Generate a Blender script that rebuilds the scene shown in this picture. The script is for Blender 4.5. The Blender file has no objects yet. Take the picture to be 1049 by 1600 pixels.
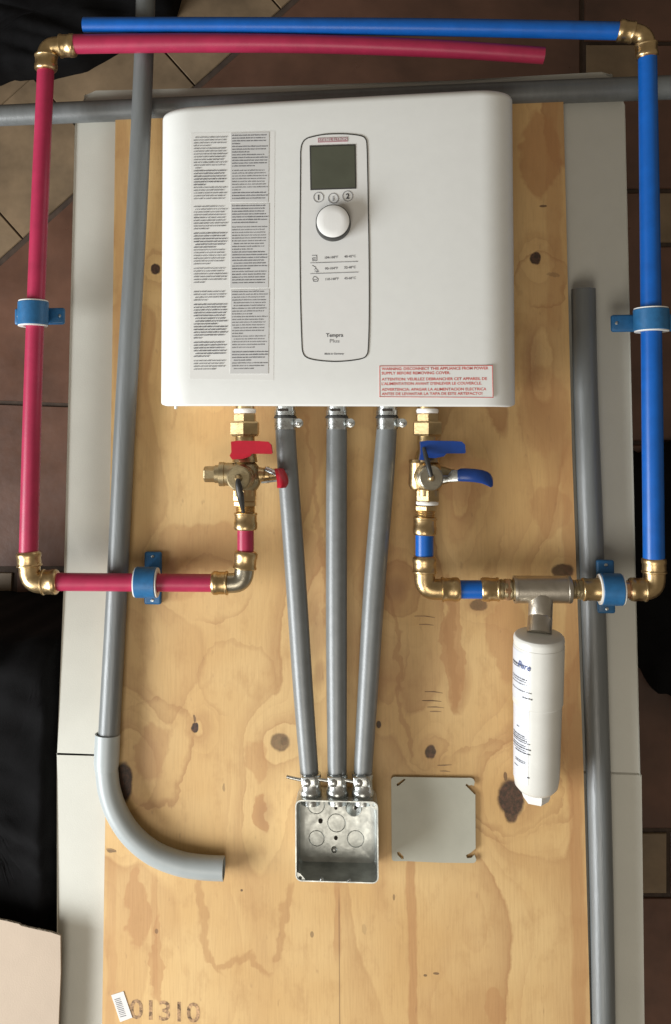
import bpy, bmesh, math, random
from mathutils import Vector, Matrix, noise
from mathutils.geometry import tessellate_polygon
random.seed(7)
S = bpy.context.scene
COL = S.collection

# ------------------------------------------------------------------ camera
F, CX, CY, TX, TY, D = 1490.0, 400.0, 600.0, 0.10, 0.065, 1.26     # photo pixels (1049 x 1600), metres
nb = Vector((TX, -TY, -1.0)).normalized()                          # straight down, in camera axes
Zw = -nb
ex = Vector((1, 0.0, 0)); Xw = (ex - ex.dot(Zw)*Zw).normalized(); Yw = Zw.cross(Xw)
R = Matrix((Xw, Yw, Zw))                                           # camera -> world
cam = bpy.data.cameras.new('camera'); camo = bpy.data.objects.new('camera', cam); COL.objects.link(camo)
camo.matrix_world = Matrix.Translation((0, 0, D)) @ R.to_4x4()
cam.sensor_fit = 'VERTICAL'; cam.sensor_height = 36; cam.lens = 36*F/1600
cam.shift_x = (524.5-CX)/1600; cam.shift_y = -(800-CY)/1600
cam.clip_start = 0.02; cam.clip_end = 60
S.camera = camo
def P(x, y, z=0.0):
    d = R @ Vector(((x-CX)/F, -(y-CY)/F, -1.0))
    return Vector((0, 0, D)) + d*((z-D)/d.z)
def W(n, x, y, z=0.0):                                             # size in metres of n photo pixels at that place
    return ((P(x+n/2, y, z)-P(x-n/2, y, z)).length + (P(x, y+n/2, z)-P(x, y-n/2, z)).length)/2

# ------------------------------------------------------------------ light
S.view_settings.view_transform = 'Standard'; S.view_settings.look = 'None'
S.view_settings.exposure = -0.02; S.view_settings.gamma = 1.0
w = bpy.data.worlds.new('World'); S.world = w; w.use_nodes = True
w.node_tree.nodes['Background'].inputs[0].default_value = (1.0, 0.86, 0.68, 1)
w.node_tree.nodes['Background'].inputs[1].default_value = 0.21
def area(name, loc, target, sx, sy, power, col):
    l = bpy.data.lights.new(name, 'AREA'); l.shape = 'RECTANGLE'; l.size = sx; l.size_y = sy
    l.energy = power; l.color = col
    o = bpy.data.objects.new(name, l); COL.objects.link(o); o.location = loc
    o.rotation_euler = (Vector(target)-Vector(loc)).to_track_quat('-Z', 'Y').to_euler()
    return o
area('window_light', (-2.1, -1.0, 1.05), (0.05, -0.1, 0), 1.7, 1.0, 106, (0.95, 0.98, 1.0))
area('ceiling_lamp', (-0.25, -1.35, 2.2), (0, -0.2, 0), 0.9, 1.2, 17, (1.0, 0.93, 0.82))

# ------------------------------------------------------------------ materials
def newmat(name):
    m = bpy.data.materials.new(name); m.use_nodes = True
    return m, m.node_tree, m.node_tree.nodes['Principled BSDF']
class N:                                                           # small node helper
    def __init__(s, nt): s.nt = nt
    def add(s, t, **k):
        n = s.nt.nodes.new(t)
        for a, v in k.items(): setattr(n, a, v)
        return n
    def put(s, n, i, v):
        if v is None: return
        if isinstance(v, bpy.types.NodeSocket): s.nt.links.new(v, n.inputs[i])
        else: n.inputs[i].default_value = v
    def math(s, op, a, b=None, c=None, clamp=False):
        n = s.add('ShaderNodeMath', operation=op, use_clamp=clamp)
        s.put(n, 0, a); s.put(n, 1, b); s.put(n, 2, c); return n.outputs[0]
    def vmath(s, op, a, b=None):
        n = s.add('ShaderNodeVectorMath', operation=op); s.put(n, 0, a); s.put(n, 1, b)
        return n.outputs['Value'] if op in ('LENGTH', 'DOT_PRODUCT') else n.outputs[0]
    def noise(s, vec, scale, detail=3, rough=0.5, dist=0.0, color=False):
        n = s.add('ShaderNodeTexNoise'); s.put(n, 'Vector', vec)
        n.inputs['Scale'].default_value = scale; n.inputs['Detail'].default_value = detail
        n.inputs['Roughness'].default_value = rough; n.inputs['Distortion'].default_value = dist
        return n.outputs['Color'] if color else n.outputs['Fac']
    def ramp(s, f, stops):
        n = s.add('ShaderNodeValToRGB'); s.put(n, 0, f); e = n.color_ramp.elements
        while len(e) < len(stops): e.new(0.5)
        for q, (p, c) in zip(e, stops):
            q.position = p; q.color = (c, c, c, 1) if isinstance(c, (int, float)) else (*c, 1)
        return n.outputs[0]
    def mix(s, f, a, b, mode='MIX'):
        n = s.add('ShaderNodeMix', data_type='RGBA', blend_type=mode)
        s.put(n, 0, f)
        for i, v in ((6, a), (7, b)):
            if isinstance(v, tuple): v = (*v, 1) if len(v) == 3 else v
            s.put(n, i, v)
        return n.outputs[2]
    def smooth(s, v, lo, hi):
        n = s.add('ShaderNodeMapRange', interpolation_type='SMOOTHSTEP')
        s.put(n, 0, v); s.put(n, 1, lo); s.put(n, 2, hi); return n.outputs[0]
def simple(name, col, rough=0.5, metal=0.0, var=0.12, scale=60, bump=0.0, bscale=600, spec=0.5, stretch=(1, 1, 1), coat=0.0, rvar=0.0):
    m, nt, b = newmat(name); n = N(nt)
    tc = n.add('ShaderNodeTexCoord').outputs['Object']
    v = n.vmath('MULTIPLY', tc, stretch)
    f = n.noise(v, scale, 4, 0.6)
    lo = tuple(c*(1-var) for c in col); hi = tuple(min(1, c*(1+var)) for c in col)
    nt.links.new(n.ramp(f, [(0.3, lo), (0.7, hi)]), b.inputs['Base Color'])
    b.inputs['Metallic'].default_value = metal
    b.inputs['Specular IOR Level'].default_value = spec
    b.inputs['Coat Weight'].default_value = coat
    if rvar:
        nt.links.new(n.ramp(n.noise(v, scale*2.3, 4, 0.7), [(0.25, max(0.03, rough-rvar)), (0.75, rough+rvar)]), b.inputs['Roughness'])
    else: b.inputs['Roughness'].default_value = rough
    if bump:
        bn = n.add('ShaderNodeBump'); bn.inputs['Strength'].default_value = bump; bn.inputs['Distance'].default_value = 0.0008
        n.put(bn, 'Height', n.noise(v, bscale, 3, 0.6)); nt.links.new(bn.outputs[0], b.inputs['Normal'])
    return m
M = {}
M['enamel'] = simple('white_enamel', (0.75, 0.76, 0.735), 0.42, var=0.015, bump=0.12, bscale=1500)
M['panel_face'] = simple('panel_face', (0.74, 0.74, 0.72), 0.34, var=0.015)
M['screen'] = simple('lcd_screen', (0.085, 0.09, 0.065), 0.22, var=0.10, scale=25)
M['screen_rim'] = simple('lcd_rim', (0.05, 0.05, 0.045), 0.4)
M['ink'] = simple('black_ink', (0.06, 0.06, 0.065), 0.6)
M['ink_grey'] = simple('grey_ink', (0.17, 0.17, 0.18), 0.6, var=0.3, scale=90)
M['ink_soft'] = simple('pale_grey_ink', (0.30, 0.30, 0.31), 0.6, var=0.25, scale=60)
M['ink_mid'] = simple('mid_grey_ink', (0.20, 0.20, 0.205), 0.6, var=0.4, scale=40)
M['ink_red'] = simple('red_ink', (0.62, 0.10, 0.09), 0.6, var=0.2, scale=200)
M['ink_blue'] = simple('blue_ink', (0.05, 0.08, 0.22), 0.6)
M['brand'] = simple('brand_tag', (0.42, 0.25, 0.27), 0.5)
M['dark_plastic'] = simple('dark_plastic', (0.03, 0.03, 0.028), 0.45)
M['knob_cap'] = simple('brushed_knob_cap', (0.80, 0.80, 0.78), 0.38, metal=0.0, var=0.03, scale=900, stretch=(1, .03, 1))
M['film'] = simple('clear_film', (0.745, 0.745, 0.72), 0.25, var=0.02, scale=20)
M['film_grey'] = simple('grey_printed_film', (0.60, 0.60, 0.59), 0.2, var=0.04, scale=20)
M['paper'] = simple('white_sticker', (0.72, 0.70, 0.67), 0.45, var=0.03)
M['brass'] = simple('brass', (0.53, 0.385, 0.20), 0.34, 1.0, var=0.22, scale=45, bump=0.15, bscale=350, rvar=0.09)
M['brass_dull'] = simple('dull_brass', (0.36, 0.29, 0.17), 0.42, 0.9, var=0.2, scale=70, bump=0.35, bscale=500)
M['bronze_steel'] = simple('weathered_metal', (0.36, 0.33, 0.26), 0.33, 0.95, var=0.15, scale=60, bump=0.25, bscale=400)
M['copper'] = simple('copper_brass', (0.66, 0.41, 0.24), 0.28, 1.0, var=0.15, scale=50)
M['steel'] = simple('brushed_steel', (0.50, 0.46, 0.39), 0.38, 1.0, var=0.12, scale=50, bump=0.2, bscale=450, rvar=0.06)
M['zinc'] = simple('zinc', (0.56, 0.58, 0.57), 0.30, 1.0, var=0.22, scale=90, bump=0.35, bscale=260, rvar=0.1)
M['galv'] = simple('galvanised_box', (0.46, 0.475, 0.45), 0.42, 0.8, var=0.28, scale=45, bump=0.2, bscale=130, rvar=0.12)
M['hole'] = simple('hole_dark', (0.03, 0.022, 0.015), 0.8)
M['white_pl'] = simple('white_plastic', (0.76, 0.76, 0.73), 0.45, var=0.03)
M['tape'] = simple('white_tape', (0.80, 0.78, 0.74), 0.5)
M['filter'] = simple('filter_plastic', (0.64, 0.635, 0.59), 0.38, var=0.04, scale=30)
M['filter_label'] = simple('filter_label', (0.60, 0.62, 0.67), 0.22, var=0.03)
M['conduit'] = simple('grey_conduit', (0.135, 0.145, 0.145), 0.40, spec=0.7, var=0.10, scale=110, bump=0.3, bscale=420, stretch=(1, .12, 1), rvar=0.05)
M['liquid'] = simple('grey_flex_conduit', (0.15, 0.16, 0.16), 0.40, var=0.10, scale=60, bump=0.2, bscale=300, spec=0.8)
M['pvc'] = simple('grey_pvc', (0.34, 0.37, 0.37), 0.40, var=0.05, scale=30)
M['pex_red'] = simple('crimson_pex', (0.37, 0.022, 0.07), 0.38, var=0.10, scale=50, bump=0.1)
M['pex_blue'] = simple('blue_pex', (0.003, 0.10, 0.42), 0.34, var=0.10, scale=50, bump=0.1)
M['clamp_blue'] = simple('blue_clamp_plastic', (0.018, 0.12, 0.28), 0.40, var=0.15, scale=120, bump=0.2, bscale=900)
M['lever_red'] = simple('red_vinyl', (0.45, 0.012, 0.03), 0.35, var=0.1)
M['lever_blue'] = simple('blue_vinyl', (0.010, 0.05, 0.24), 0.30, var=0.1)
M['plate'] = simple('cover_plate_metal', (0.44, 0.435, 0.36), 0.48, 0.0, var=0.06, scale=18, bump=0.2, bscale=900)
M['table'] = simple('grey_laminate', (0.55, 0.545, 0.485), 0.5, var=0.03, scale=20, bump=0.25, bscale=800)
M['table_edge'] = simple('laminate_edge', (0.72, 0.71, 0.67), 0.45, var=0.03)
M['leg'] = simple('table_leg_paint', (0.45, 0.44, 0.41), 0.5)
M['card'] = simple('cardboard', (0.46, 0.37, 0.285), 0.8, var=0.05, scale=14, bump=0.3, bscale=500)
M['card_edge'] = simple('cardboard_edge', (0.20, 0.17, 0.13), 0.9, var=0.4, scale=260)
M['cloth'] = simple('black_cloth', (0.0035, 0.0033, 0.0036), 0.9, spec=0.12, var=0.35, scale=30, bump=0.6, bscale=700)
M['tile_brown'] = simple('brown_floor_tile', (0.095, 0.045, 0.028), 0.32, var=0.35, scale=7, bump=0.3, bscale=60, rvar=0.06)
M['tile_beige'] = simple('beige_floor_tile', (0.165, 0.115, 0.068), 0.38, var=0.35, scale=9, bump=0.4, bscale=50, rvar=0.06)
M['tile_small'] = simple('small_beige_tile', (0.16, 0.11, 0.062), 0.4, var=0.25, scale=14)
M['grout'] = simple('floor_grout', (0.045, 0.028, 0.018), 0.9, var=0.3, scale=60)

def wood():
    m, nt, b = newmat('plywood'); n = N(nt)
    obj = n.add('ShaderNodeTexCoord').outputs['Object']
    sep = n.add('ShaderNodeSeparateXYZ'); n.put(sep, 0, obj); X, Y = sep.outputs[0], sep.outputs[1]
    flat = n.add('ShaderNodeCombineXYZ'); n.put(flat, 0, X); n.put(flat, 1, Y); flat = flat.outputs[0]
    warp = n.vmath('SUBTRACT', n.noise(flat, 55, 4, 0.6, color=True), (0.5, 0.5, 0.5))
    wv = n.vmath('ADD', flat, n.vmath('MULTIPLY', warp, (0.010, 0.016, 0)))
    kv = n.vmath('ADD', flat, n.vmath('MULTIPLY', warp, (0.006, 0.009, 0)))
    lw = n.vmath('SUBTRACT', n.noise(n.vmath('MULTIPLY', flat, (1, .45, 1)), 9, 3, 0.55, color=True), (0.5, 0.5, 0.5))
    lv = n.vmath('ADD', wv, n.vmath('MULTIPLY', lw, (0.06, 0.05, 0)))
    # px, py, rx, ry, pull of the grain, reach, darkness, reddish
    K = [(243, 421, 8, 9, 1.3, 3.6, .9, 0), (836, 404, 9, 10, 1.4, 3.6, .85, 0), (849, 322, 6, 2, 0, 3, .7, 0),
         (620, 920, 17, 20, -1.3, 3.2, .42, 1), (305, 1137, 6, 8, 1.0, 5, .9, 0), (304, 1122, 2, 7, 0, 3, .6, 0),
         (438, 1160, 15, 15, 1.5, 3.4, .62, 0), (444, 1158, 6, 8, 0, 3, .7, 0), (673, 1175, 9, 12, 1.2, 3.6, .8, 0), (193, 1222, 15, 33, 1.7, 3.4, .93, 0),
         (799, 1247, 21, 30, 2.0, 3.2, .85, 0), (799, 1268, 12, 18, 0, 3, .8, 0), (790, 1214, 3, 8, 0, 2, .6, 0), (497, 985, 16, 50, 1.2, 2.2, .30, 1),
         (592, 1132, 4, 6, 0.3, 4, .8, 0), (833, 560, 15, 50, 1.0, 2.4, .35, 1), (266, 888, 14, 16, 1.2, 3.5, .5, 1), (880, 892, 18, 12, 1.0, 3, .75, 0),
         (414, 1270, 13, 25, 0.9, 2.6, .25, 1), (748, 945, 14, 10, 0.8, 3, .6, 0), (500, 1050, 9, 22, .4, 3, .4, 1),
         (715, 745, 20, 60, 1.2, 2.2, .12, 1), (232, 1190, 22, 40, .9, 2.0, .16, 1), (175, 1330, 8, 2, 0, 2, .6, 0),
         (245, 1455, 3, 4, 0, 3, .5, 0), (378, 1391, 2, 2, 0, 3, .7, 0), (488, 1460, 3, 5, 0, 3, .5, 0), (665, 1524, 3, 2, 0, 3, .6, 0), (682, 1521, 5, 2, 0, 3, .6, 0),
         (616, 1402, 2, 5, 0, 3, .5, 0), (570, 1452, 4, 8, 0, 3, .2, 0), (350, 1230, 2, 7, 0, 3, .4, 0), (865, 430, 10, 3, 0, 3, .3, 0), (345, 900, 2, 3, 0, 3, .4, 0)]
    u = n.math('MULTIPLY', X, 4.2)
    ln = n.noise(n.vmath('MULTIPLY', wv, (1, .34, 1)), 5.2, 2, 0.45)
    u = n.math('ADD', u, n.math('MULTIPLY', ln, 4.2))
    dark = None; red = None
    for (px, py, rx, ry, pull, reach, dk, rd) in K:
        c = P(px, py, 0); sc = W(1, px, py, 0)
        def dist(v):
            d = n.vmath('SUBTRACT', v, (c.x, c.y, 0)); d = n.vmath('MULTIPLY', d, (1/(rx*sc), 1/(ry*sc), 0))
            return n.vmath('LENGTH', d)
        if pull:
            d = n.math('DIVIDE', dist(wv), reach)
            g = n.math('POWER', 2.718, n.math('MULTIPLY', n.math('MULTIPLY', d, d), -1.0))
            u = n.math('ADD', u, n.math('MULTIPLY', g, pull))
        k = n.smooth(dist(kv if max(rx, ry) > 6 else flat), 1.12 if not rd else 1.5, 0.82 if not rd else 0.3)
        k = n.math('MULTIPLY', k, min(.97, dk*1.12) if dk > .5 else dk)
        if rd: red = k if red is None else n.math('MAXIMUM', red, k)
        else: dark = k if dark is None else n.math('MAXIMUM', dark, k)
    fr = n.math('FRACT', u)
    band = n.ramp(fr, [(0.0, 0.0), (0.52, 0.05), (0.72, 0.42), (0.90, 0.62), (0.955, .85), (0.985, .3), (1.0, 0.0)])
    fr2 = n.math('FRACT', n.math('MULTIPLY', u, 2.7))
    band2 = n.ramp(fr2, [(0.0, 0.0), (0.6, 0.05), (0.9, 0.55), (0.97, .8), (1.0, 0.0)])
    msk = n.smooth(n.noise(n.vmath('MULTIPLY', lv, (1, .5, 1)), 7, 2), 0.36, 0.66)
    f = n.math('MULTIPLY', band, n.math('MULTIPLY_ADD', msk, 0.60, 0.26))
    f2 = n.math('MULTIPLY', band2, n.math('MULTIPLY', msk, 0.34))
    base = n.mix(n.smooth(n.noise(lv, 6, 3), 0.3, 0.7), (0.67, 0.455, 0.205), (0.60, 0.375, 0.15))
    c = n.mix(f, base, (0.36, 0.17, 0.062))
    c = n.mix(f2, c, (0.40, 0.20, 0.08))
    # broad stained patches and contour lines of the rotary-cut veneer
    def ell(px, py, rx, ry, v):
        c0 = P(px, py, 0); sc = W(1, px, py, 0)
        return n.vmath('LENGTH', n.vmath('MULTIPLY', n.vmath('SUBTRACT', v, (c0.x, c0.y, 0)), (1/(rx*sc), 1/(ry*sc), 0)))
    mw = n.vmath('ADD', wv, n.vmath('MULTIPLY', n.vmath('SUBTRACT', n.noise(n.vmath('MULTIPLY', flat, (1, .7, 1)), 22, 3, 0.6, color=True), (0.5, 0.5, 0.5)), (0.045, 0.045, 0)))
    pm = rm = None
    for (px, py, rx, ry, st) in ((240, 1180, 30, 44, .30), (400, 1190, 22, 36, .30), (410, 1270, 10, 24, .45), (708, 1010, 16, 105, .40), (795, 1000, 28, 75, .35), (600, 900, 45, 60, .28), (330, 850, 60, 40, .30),
                                 (480, 900, 30, 80, .25), (215, 1420, 16, 60, .40), (243, 1500, 9, 70, .35), (870, 1100, 22, 90, .30), (700, 740, 70, 40, .25), (850, 640, 40, 70, .28), (845, 240, 30, 70, .45), (272, 880, 40, 60, .25), (775, 1580, 20, 30, .35), (860, 800, 30, 40, .28)):
        k = n.math('MULTIPLY', n.smooth(ell(px, py, rx, ry, mw), 1.08, .88), st*1.5); pm = k if pm is None else n.math('MAXIMUM', pm, k)
    for (px, py, rx, ry, lw, st) in ((240, 1175, 62, 88, .055, .55), (800, 1235, 78, 66, .05, .5), (790, 1235, 112, 76, .05, .45), (665, 1172, 34, 24, .07, .5), (335, 915, 66, 52, .06, .4), (372, 1060, 66, 60, .05, .25),
                                     (845, 440, 40, 42, .05, .5), (245, 560, 40, 170, .05, .35), (730, 800, 60, 110, .05, .3), (600, 1010, 36, 90, .06, .3)):
        e_ = n.math('SUBTRACT', ell(px, py, rx, ry, mw), 1.0)
        k = n.math('MULTIPLY', n.math('MULTIPLY', n.smooth(e_, -lw*3.2, 0), n.smooth(e_, lw*.45, 0)), st*1.05); rm = k if rm is None else n.math('MAXIMUM', rm, k)
    # pointed cathedral figure at the foot of the board: two legs joined by a ragged bottom
    rm2 = None
    def leg(x0, x1, y0, y1, wd):
        a, e = P(x0, y0, 0), P(x1, y1, 0); sc = W(1, x0, y0, 0)
        msep = n.add('ShaderNodeSeparateXYZ'); n.put(msep, 0, mw); mx, my = msep.outputs[0], msep.outputs[1]
        if abs(y1-y0) > abs(x1-x0):
            xx = n.math('MULTIPLY_ADD', my, (e.x-a.x)/(e.y-a.y), a.x-a.y*(e.x-a.x)/(e.y-a.y)); dd = n.math('ABSOLUTE', n.math('SUBTRACT', mx, xx)); g = n.math('MULTIPLY', n.smooth(my, e.y-.004, e.y+.003), n.smooth(my, a.y+.004, a.y-.003))
        else:
            yy = n.math('MULTIPLY_ADD', mx, (e.y-a.y)/(e.x-a.x), a.y-a.x*(e.y-a.y)/(e.x-a.x)); dd = n.math('ABSOLUTE', n.math('SUBTRACT', my, yy)); g = n.math('MULTIPLY', n.smooth(mx, a.x-.004, a.x+.003), n.smooth(mx, e.x+.004, e.x-.003))
        return n.math('MULTIPLY', n.smooth(dd, wd*sc, wd*sc*.45), g)
    for q in ((312, 322, 1370, 1500, 9), (452, 432, 1385, 1500, 8), (322, 345, 1494, 1518, 9), (340, 392, 1512, 1486, 8), (392, 418, 1486, 1520, 9), (414, 436, 1518, 1480, 8), (700, 712, 900, 1120, 8), (480, 512, 640, 980, 5), (596, 640, 820, 1180, 5)):
        k = leg(*q); rm2 = k if rm2 is None else n.math('MAXIMUM', rm2, k)
    c = n.mix(pm, c, (0.44, 0.22, 0.085)); rb = n.smooth(n.noise(n.vmath('ADD', flat, (3.1, 1.7, 0)), 11, 2, .5), .40, .56)
    c = n.mix(n.math('MULTIPLY', rm, rb), c, (0.36, 0.175, 0.065))
    cw = n.math('MULTIPLY', rm2, .5); c = n.mix(cw, c, (0.40, 0.20, 0.075))
    blot = n.noise(n.vmath('MULTIPLY', flat, (1, .55, 1)), 38, 4, .65)
    c = n.mix(n.math('MULTIPLY', n.smooth(blot, .48, .75), .42), c, (0.43, 0.235, 0.09))
    # straight darker stripes and the veneer seam
    for (px, wd, st, y0, y1) in ((645, 7, .62, 1330, 1660), (527, 5, .5, 1385, 1500), (243, 5, .35, 1380, 1560), (898, 11, .5, 700, 1660), (173, 8, .3, 1360, 1660), (190, 9, .35, 180, 620), (866, 12, .35, 160, 520)):
        a, e = P(px, y0, 0), P(px, y1, 0); sc = W(1, px, 1000, 0)
        dx = n.math('ABSOLUTE', n.math('SUBTRACT', n.math('ADD', X, n.math('MULTIPLY', n.math('SUBTRACT', n.noise(n.vmath('MULTIPLY', flat, (1, .6, 1)), 26, 3), 0.5), 0.016)), (a.x+e.x)/2))
        k = n.math('MULTIPLY', n.smooth(dx, wd*sc*1.25, wd*sc*.7), n.math('MULTIPLY', n.smooth(Y, e.y-.01, e.y+.02), n.smooth(Y, a.y+.03, a.y-.01)))
        c = n.mix(n.math('MULTIPLY', k, st), c, (0.42, 0.20, 0.075))
    # cathedral point at the foot of the board
    fib = n.noise(n.vmath('MULTIPLY', flat, (1, .05, 1)), 420, 3, 0.6)
    c = n.mix(n.math('MULTIPLY', n.smooth(fib, 0.42, 0.75), 0.15), c, (0.30, 0.16, 0.07))
    sp = n.noise(n.vmath('MULTIPLY', flat, (1, .35, 1)), 140, 2, 0.5)
    c = n.mix(n.math('MULTIPLY', n.smooth(sp, 0.66, 0.8), 0.35), c, (0.28, 0.15, 0.07))
    seam = P(530, 1400, 0).x
    sm = n.math('MULTIPLY', n.smooth(n.math('ABSOLUTE', n.math('SUBTRACT', X, seam)), 0.0011, 0.0005), n.smooth(Y, P(0, 1360).y, P(0, 1400).y))
    c = n.mix(n.math('MULTIPLY', sm, .55), c, (0.14, 0.07, 0.03))
    c = n.mix(red, c, (0.20, 0.075, 0.035))
    kt = n.noise(n.vmath('MULTIPLY', flat, (1, .8, 1)), 230, 3, 0.7)
    c = n.mix(dark, c, n.mix(n.smooth(kt, .35, .7), (0.014, 0.008, 0.006), (0.085, 0.034, 0.022)))
    nt.links.new(c, b.inputs['Base Color'])
    b.inputs['Roughness'].default_value = 0.55
    bn = n.add('ShaderNodeBump'); bn.inputs['Strength'].default_value = 0.25; bn.inputs['Distance'].default_value = 0.0006
    n.put(bn, 'Height', n.math('SUBTRACT', fib, n.math('MULTIPLY', dark, 1.5))); nt.links.new(bn.outputs[0], b.inputs['Normal'])
    return m
M['wood'] = wood()
M['ply_edge'] = simple('plywood_edge', (0.30, 0.19, 0.10), 0.8, var=0.5, scale=500, stretch=(.05, .05, 1))

# ------------------------------------------------------------------ object helpers
def thing(name, label, cat, loc=(0, 0, 0), group=None):
    o = bpy.data.objects.new(name, None); COL.objects.link(o); o.location = loc
    o.empty_display_size = 0.02; o['label'] = label; o['category'] = cat
    if group: o['group'] = group
    return o
def base_of(o):
    v = Vector((0, 0, 0))
    while o: v += o.location; o = o.parent
    return v
def part(name, bm, mat, parent=None, smooth=True, angle=38, label=None, recalc=True, kind=None):
    if recalc: bmesh.ops.recalc_face_normals(bm, faces=bm.faces)
    b = base_of(parent)
    for v in bm.verts: v.co -= b
    me = bpy.data.meshes.new(name); bm.to_mesh(me); bm.free()
    me.materials.append(M[mat] if isinstance(mat, str) else mat)
    if smooth:
        me.shade_smooth(); me.set_sharp_from_angle(angle=math.radians(angle))
    o = bpy.data.objects.new(name, me); COL.objects.link(o)
    if parent: o.parent = parent
    if label: o['label'] = label
    if kind: o['kind'] = kind
    return o
def frame(d):
    d = d.normalized(); a = Vector((0, 0, 1)) if abs(d.z) < 0.9 else Vector((0, 1, 0))
    u = d.cross(a).normalized(); return u, u.cross(d).normalized() * -1
def rings(bm, rs, close=False, cap=True):
    vs = [[bm.verts.new(p) for p in r] for r in rs]
    k = len(vs[0]); n_ = len(vs)
    for i in range(n_ if close else n_-1):
        a, b = vs[i], vs[(i+1) % n_]
        for j in range(k): bm.faces.new((a[j], a[(j+1) % k], b[(j+1) % k], b[j]))
    if cap and not close:
        bm.faces.new(vs[0][::-1]); bm.faces.new(vs[-1])
    return vs
def bez(pts, n_=12):                                               # smooth curve through points
    out = []
    for i in range(len(pts)-1):
        p0, p1, p2, p3 = pts[max(i-1, 0)], pts[i], pts[i+1], pts[min(i+2, len(pts)-1)]
        for k in range(n_):
            t = k/n_
            out.append(0.5*((2*p1) + (p2-p0)*t + (2*p0-5*p1+4*p2-p3)*t*t + (3*p1-p0-3*p2+p3)*t**3))
    out.append(pts[-1]); return out
def sweep(bm, path, rad, seg=24, hollow=None, cap=True):
    if not isinstance(rad, (list, tuple)): rad = [rad]*len(path)
    rs = []; u = v = None
    for i, p in enumerate(path):
        t = (path[min(i+1, len(path)-1)] - path[max(i-1, 0)]).normalized()
        if u is None: u, v = frame(t)
        else: u = (u - t*u.dot(t)).normalized(); v = t.cross(u)
        rs.append([p + (u*math.cos(a)+v*math.sin(a))*rad[i] for a in [2*math.pi*k/seg for k in range(seg)]])
    if hollow:
        t0 = (path[1]-path[0]).normalized(); t1 = (path[-1]-path[-2]).normalized()
        def inner(r, c, k): return [c + (q-c)*k for q in r]
        dep = rad[0]*1.6
        rs = [[q+t0*dep for q in inner(rs[0], path[0], hollow)], inner(rs[0], path[0], hollow)] + rs + \
             [inner(rs[-1], path[-1], hollow), [q-t1*dep for q in inner(rs[-1], path[-1], hollow)]]
    rings(bm, rs, cap=cap); return bm
def lathe(bm, A, d, prof, seg=28, phase=0.0, cap=True):            # prof: (distance along d, radius)
    d = d.normalized(); u, v = frame(d)
    rings(bm, [[A + d*t + (u*math.cos(a)+v*math.sin(a))*r for a in [2*math.pi*k/seg+phase for k in range(seg)]] for t, r in prof], cap=cap)
    return bm
def rprof(L, r, e=0.0006):                                         # short cylinder with rounded rims
    return [(0, r-e), (e*.3, r-e*.3), (e, r), (L-e, r), (L-e*.3, r-e*.3), (L, r-e)]
def poly(bm, outer, holes, z0, z1):                                # prism from plan outlines (Vectors), holes as lists
    loops = [outer]+list(holes)
    tri = tessellate_polygon([[Vector((p.x, p.y, 0)) for p in l] for l in loops])
    flat = [p for l in loops for p in l]
    top = [bm.verts.new((p.x, p.y, z1)) for p in flat]; bot = [bm.verts.new((p.x, p.y, z0)) for p in flat]
    for a, b, c in tri:
        try: bm.faces.new((top[a], top[b], top[c])); bm.faces.new((bot[c], bot[b], bot[a]))
        except ValueError: pass
    o = 0
    for l in loops:
        for i in range(len(l)):
            j = (i+1) % len(l); bm.faces.new((top[o+i], top[o+j], bot[o+j], bot[o+i]))
        o += len(l)
    return bm
def box(bm, c, ux, uy, uz):                                        # centre and three half-axis vectors
    v = [bm.verts.new(c + ux*a + uy*b + uz*d) for a in (-1, 1) for b in (-1, 1) for d in (-1, 1)]
    for f in ((0, 1, 3, 2), (4, 6, 7, 5), (0, 4, 5, 1), (2, 3, 7, 6), (0, 2, 6, 4), (1, 5, 7, 3)): bm.faces.new([v[i] for i in f])
def bevel(bm, w_, seg=2):
    bmesh.ops.bevel(bm, geom=list(bm.edges), offset=w_, segments=seg, affect='EDGES', profile=0.5, clamp_overlap=True); return bm
def px(pts, z): return [P(x, y, z) for x, y in pts]
def quad(bm, pts): bm.faces.new([bm.verts.new(p) for p in pts])
def circ(x, y, r, z, k=24, a0=0, a1=360): return [P(x+r*math.cos(math.radians(a0+(a1-a0)*i/k)), y+r*math.sin(math.radians(a0+(a1-a0)*i/k)), z) for i in range(k)]
def text_bm(txt, size_px, x, y, z, bold=0.0, width=None, ang=0.0, align='LEFT', h=0.00015):
    """flat lettering; x,y = baseline start in photo pixels, width = total width in pixels"""
    cu = bpy.data.curves.new('lettering', 'FONT'); cu.body = txt; cu.size = 1.0; cu.offset = bold; cu.resolution_u = 3
    ob = bpy.data.objects.new('lettering', cu); COL.objects.link(ob)
    dg = bpy.context.evaluated_depsgraph_get(); me = bpy.data.meshes.new_from_object(ob.evaluated_get(dg))
    bm = bmesh.new(); bm.from_mesh(me); bpy.data.objects.remove(ob); bpy.data.meshes.remove(me); bpy.data.curves.remove(cu)
    if not bm.verts: return bm
    x0 = min(v.co.x for v in bm.verts); x1 = max(v.co.x for v in bm.verts)
    sx = size_px if width is None else width/(x1-x0)
    ox = {'LEFT': x0, 'CENTER': (x0+x1)/2}[align]
    o = P(x, y, z); sc = W(1, x, y, z); ca, sa = math.cos(ang), math.sin(ang)
    for v in bm.verts:
        a, b = (v.co.x-ox)*sx*sc, v.co.y*size_px*sc
        v.co = Vector((o.x + a*ca - b*sa, o.y + a*sa + b*ca, z))
    return bm
def join(bms):
    out = bmesh.new()
    for b in bms:
        me = bpy.data.meshes.new('tmp'); b.to_mesh(me); b.free(); out.from_mesh(me); bpy.data.meshes.remove(me)
    return out

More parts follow.
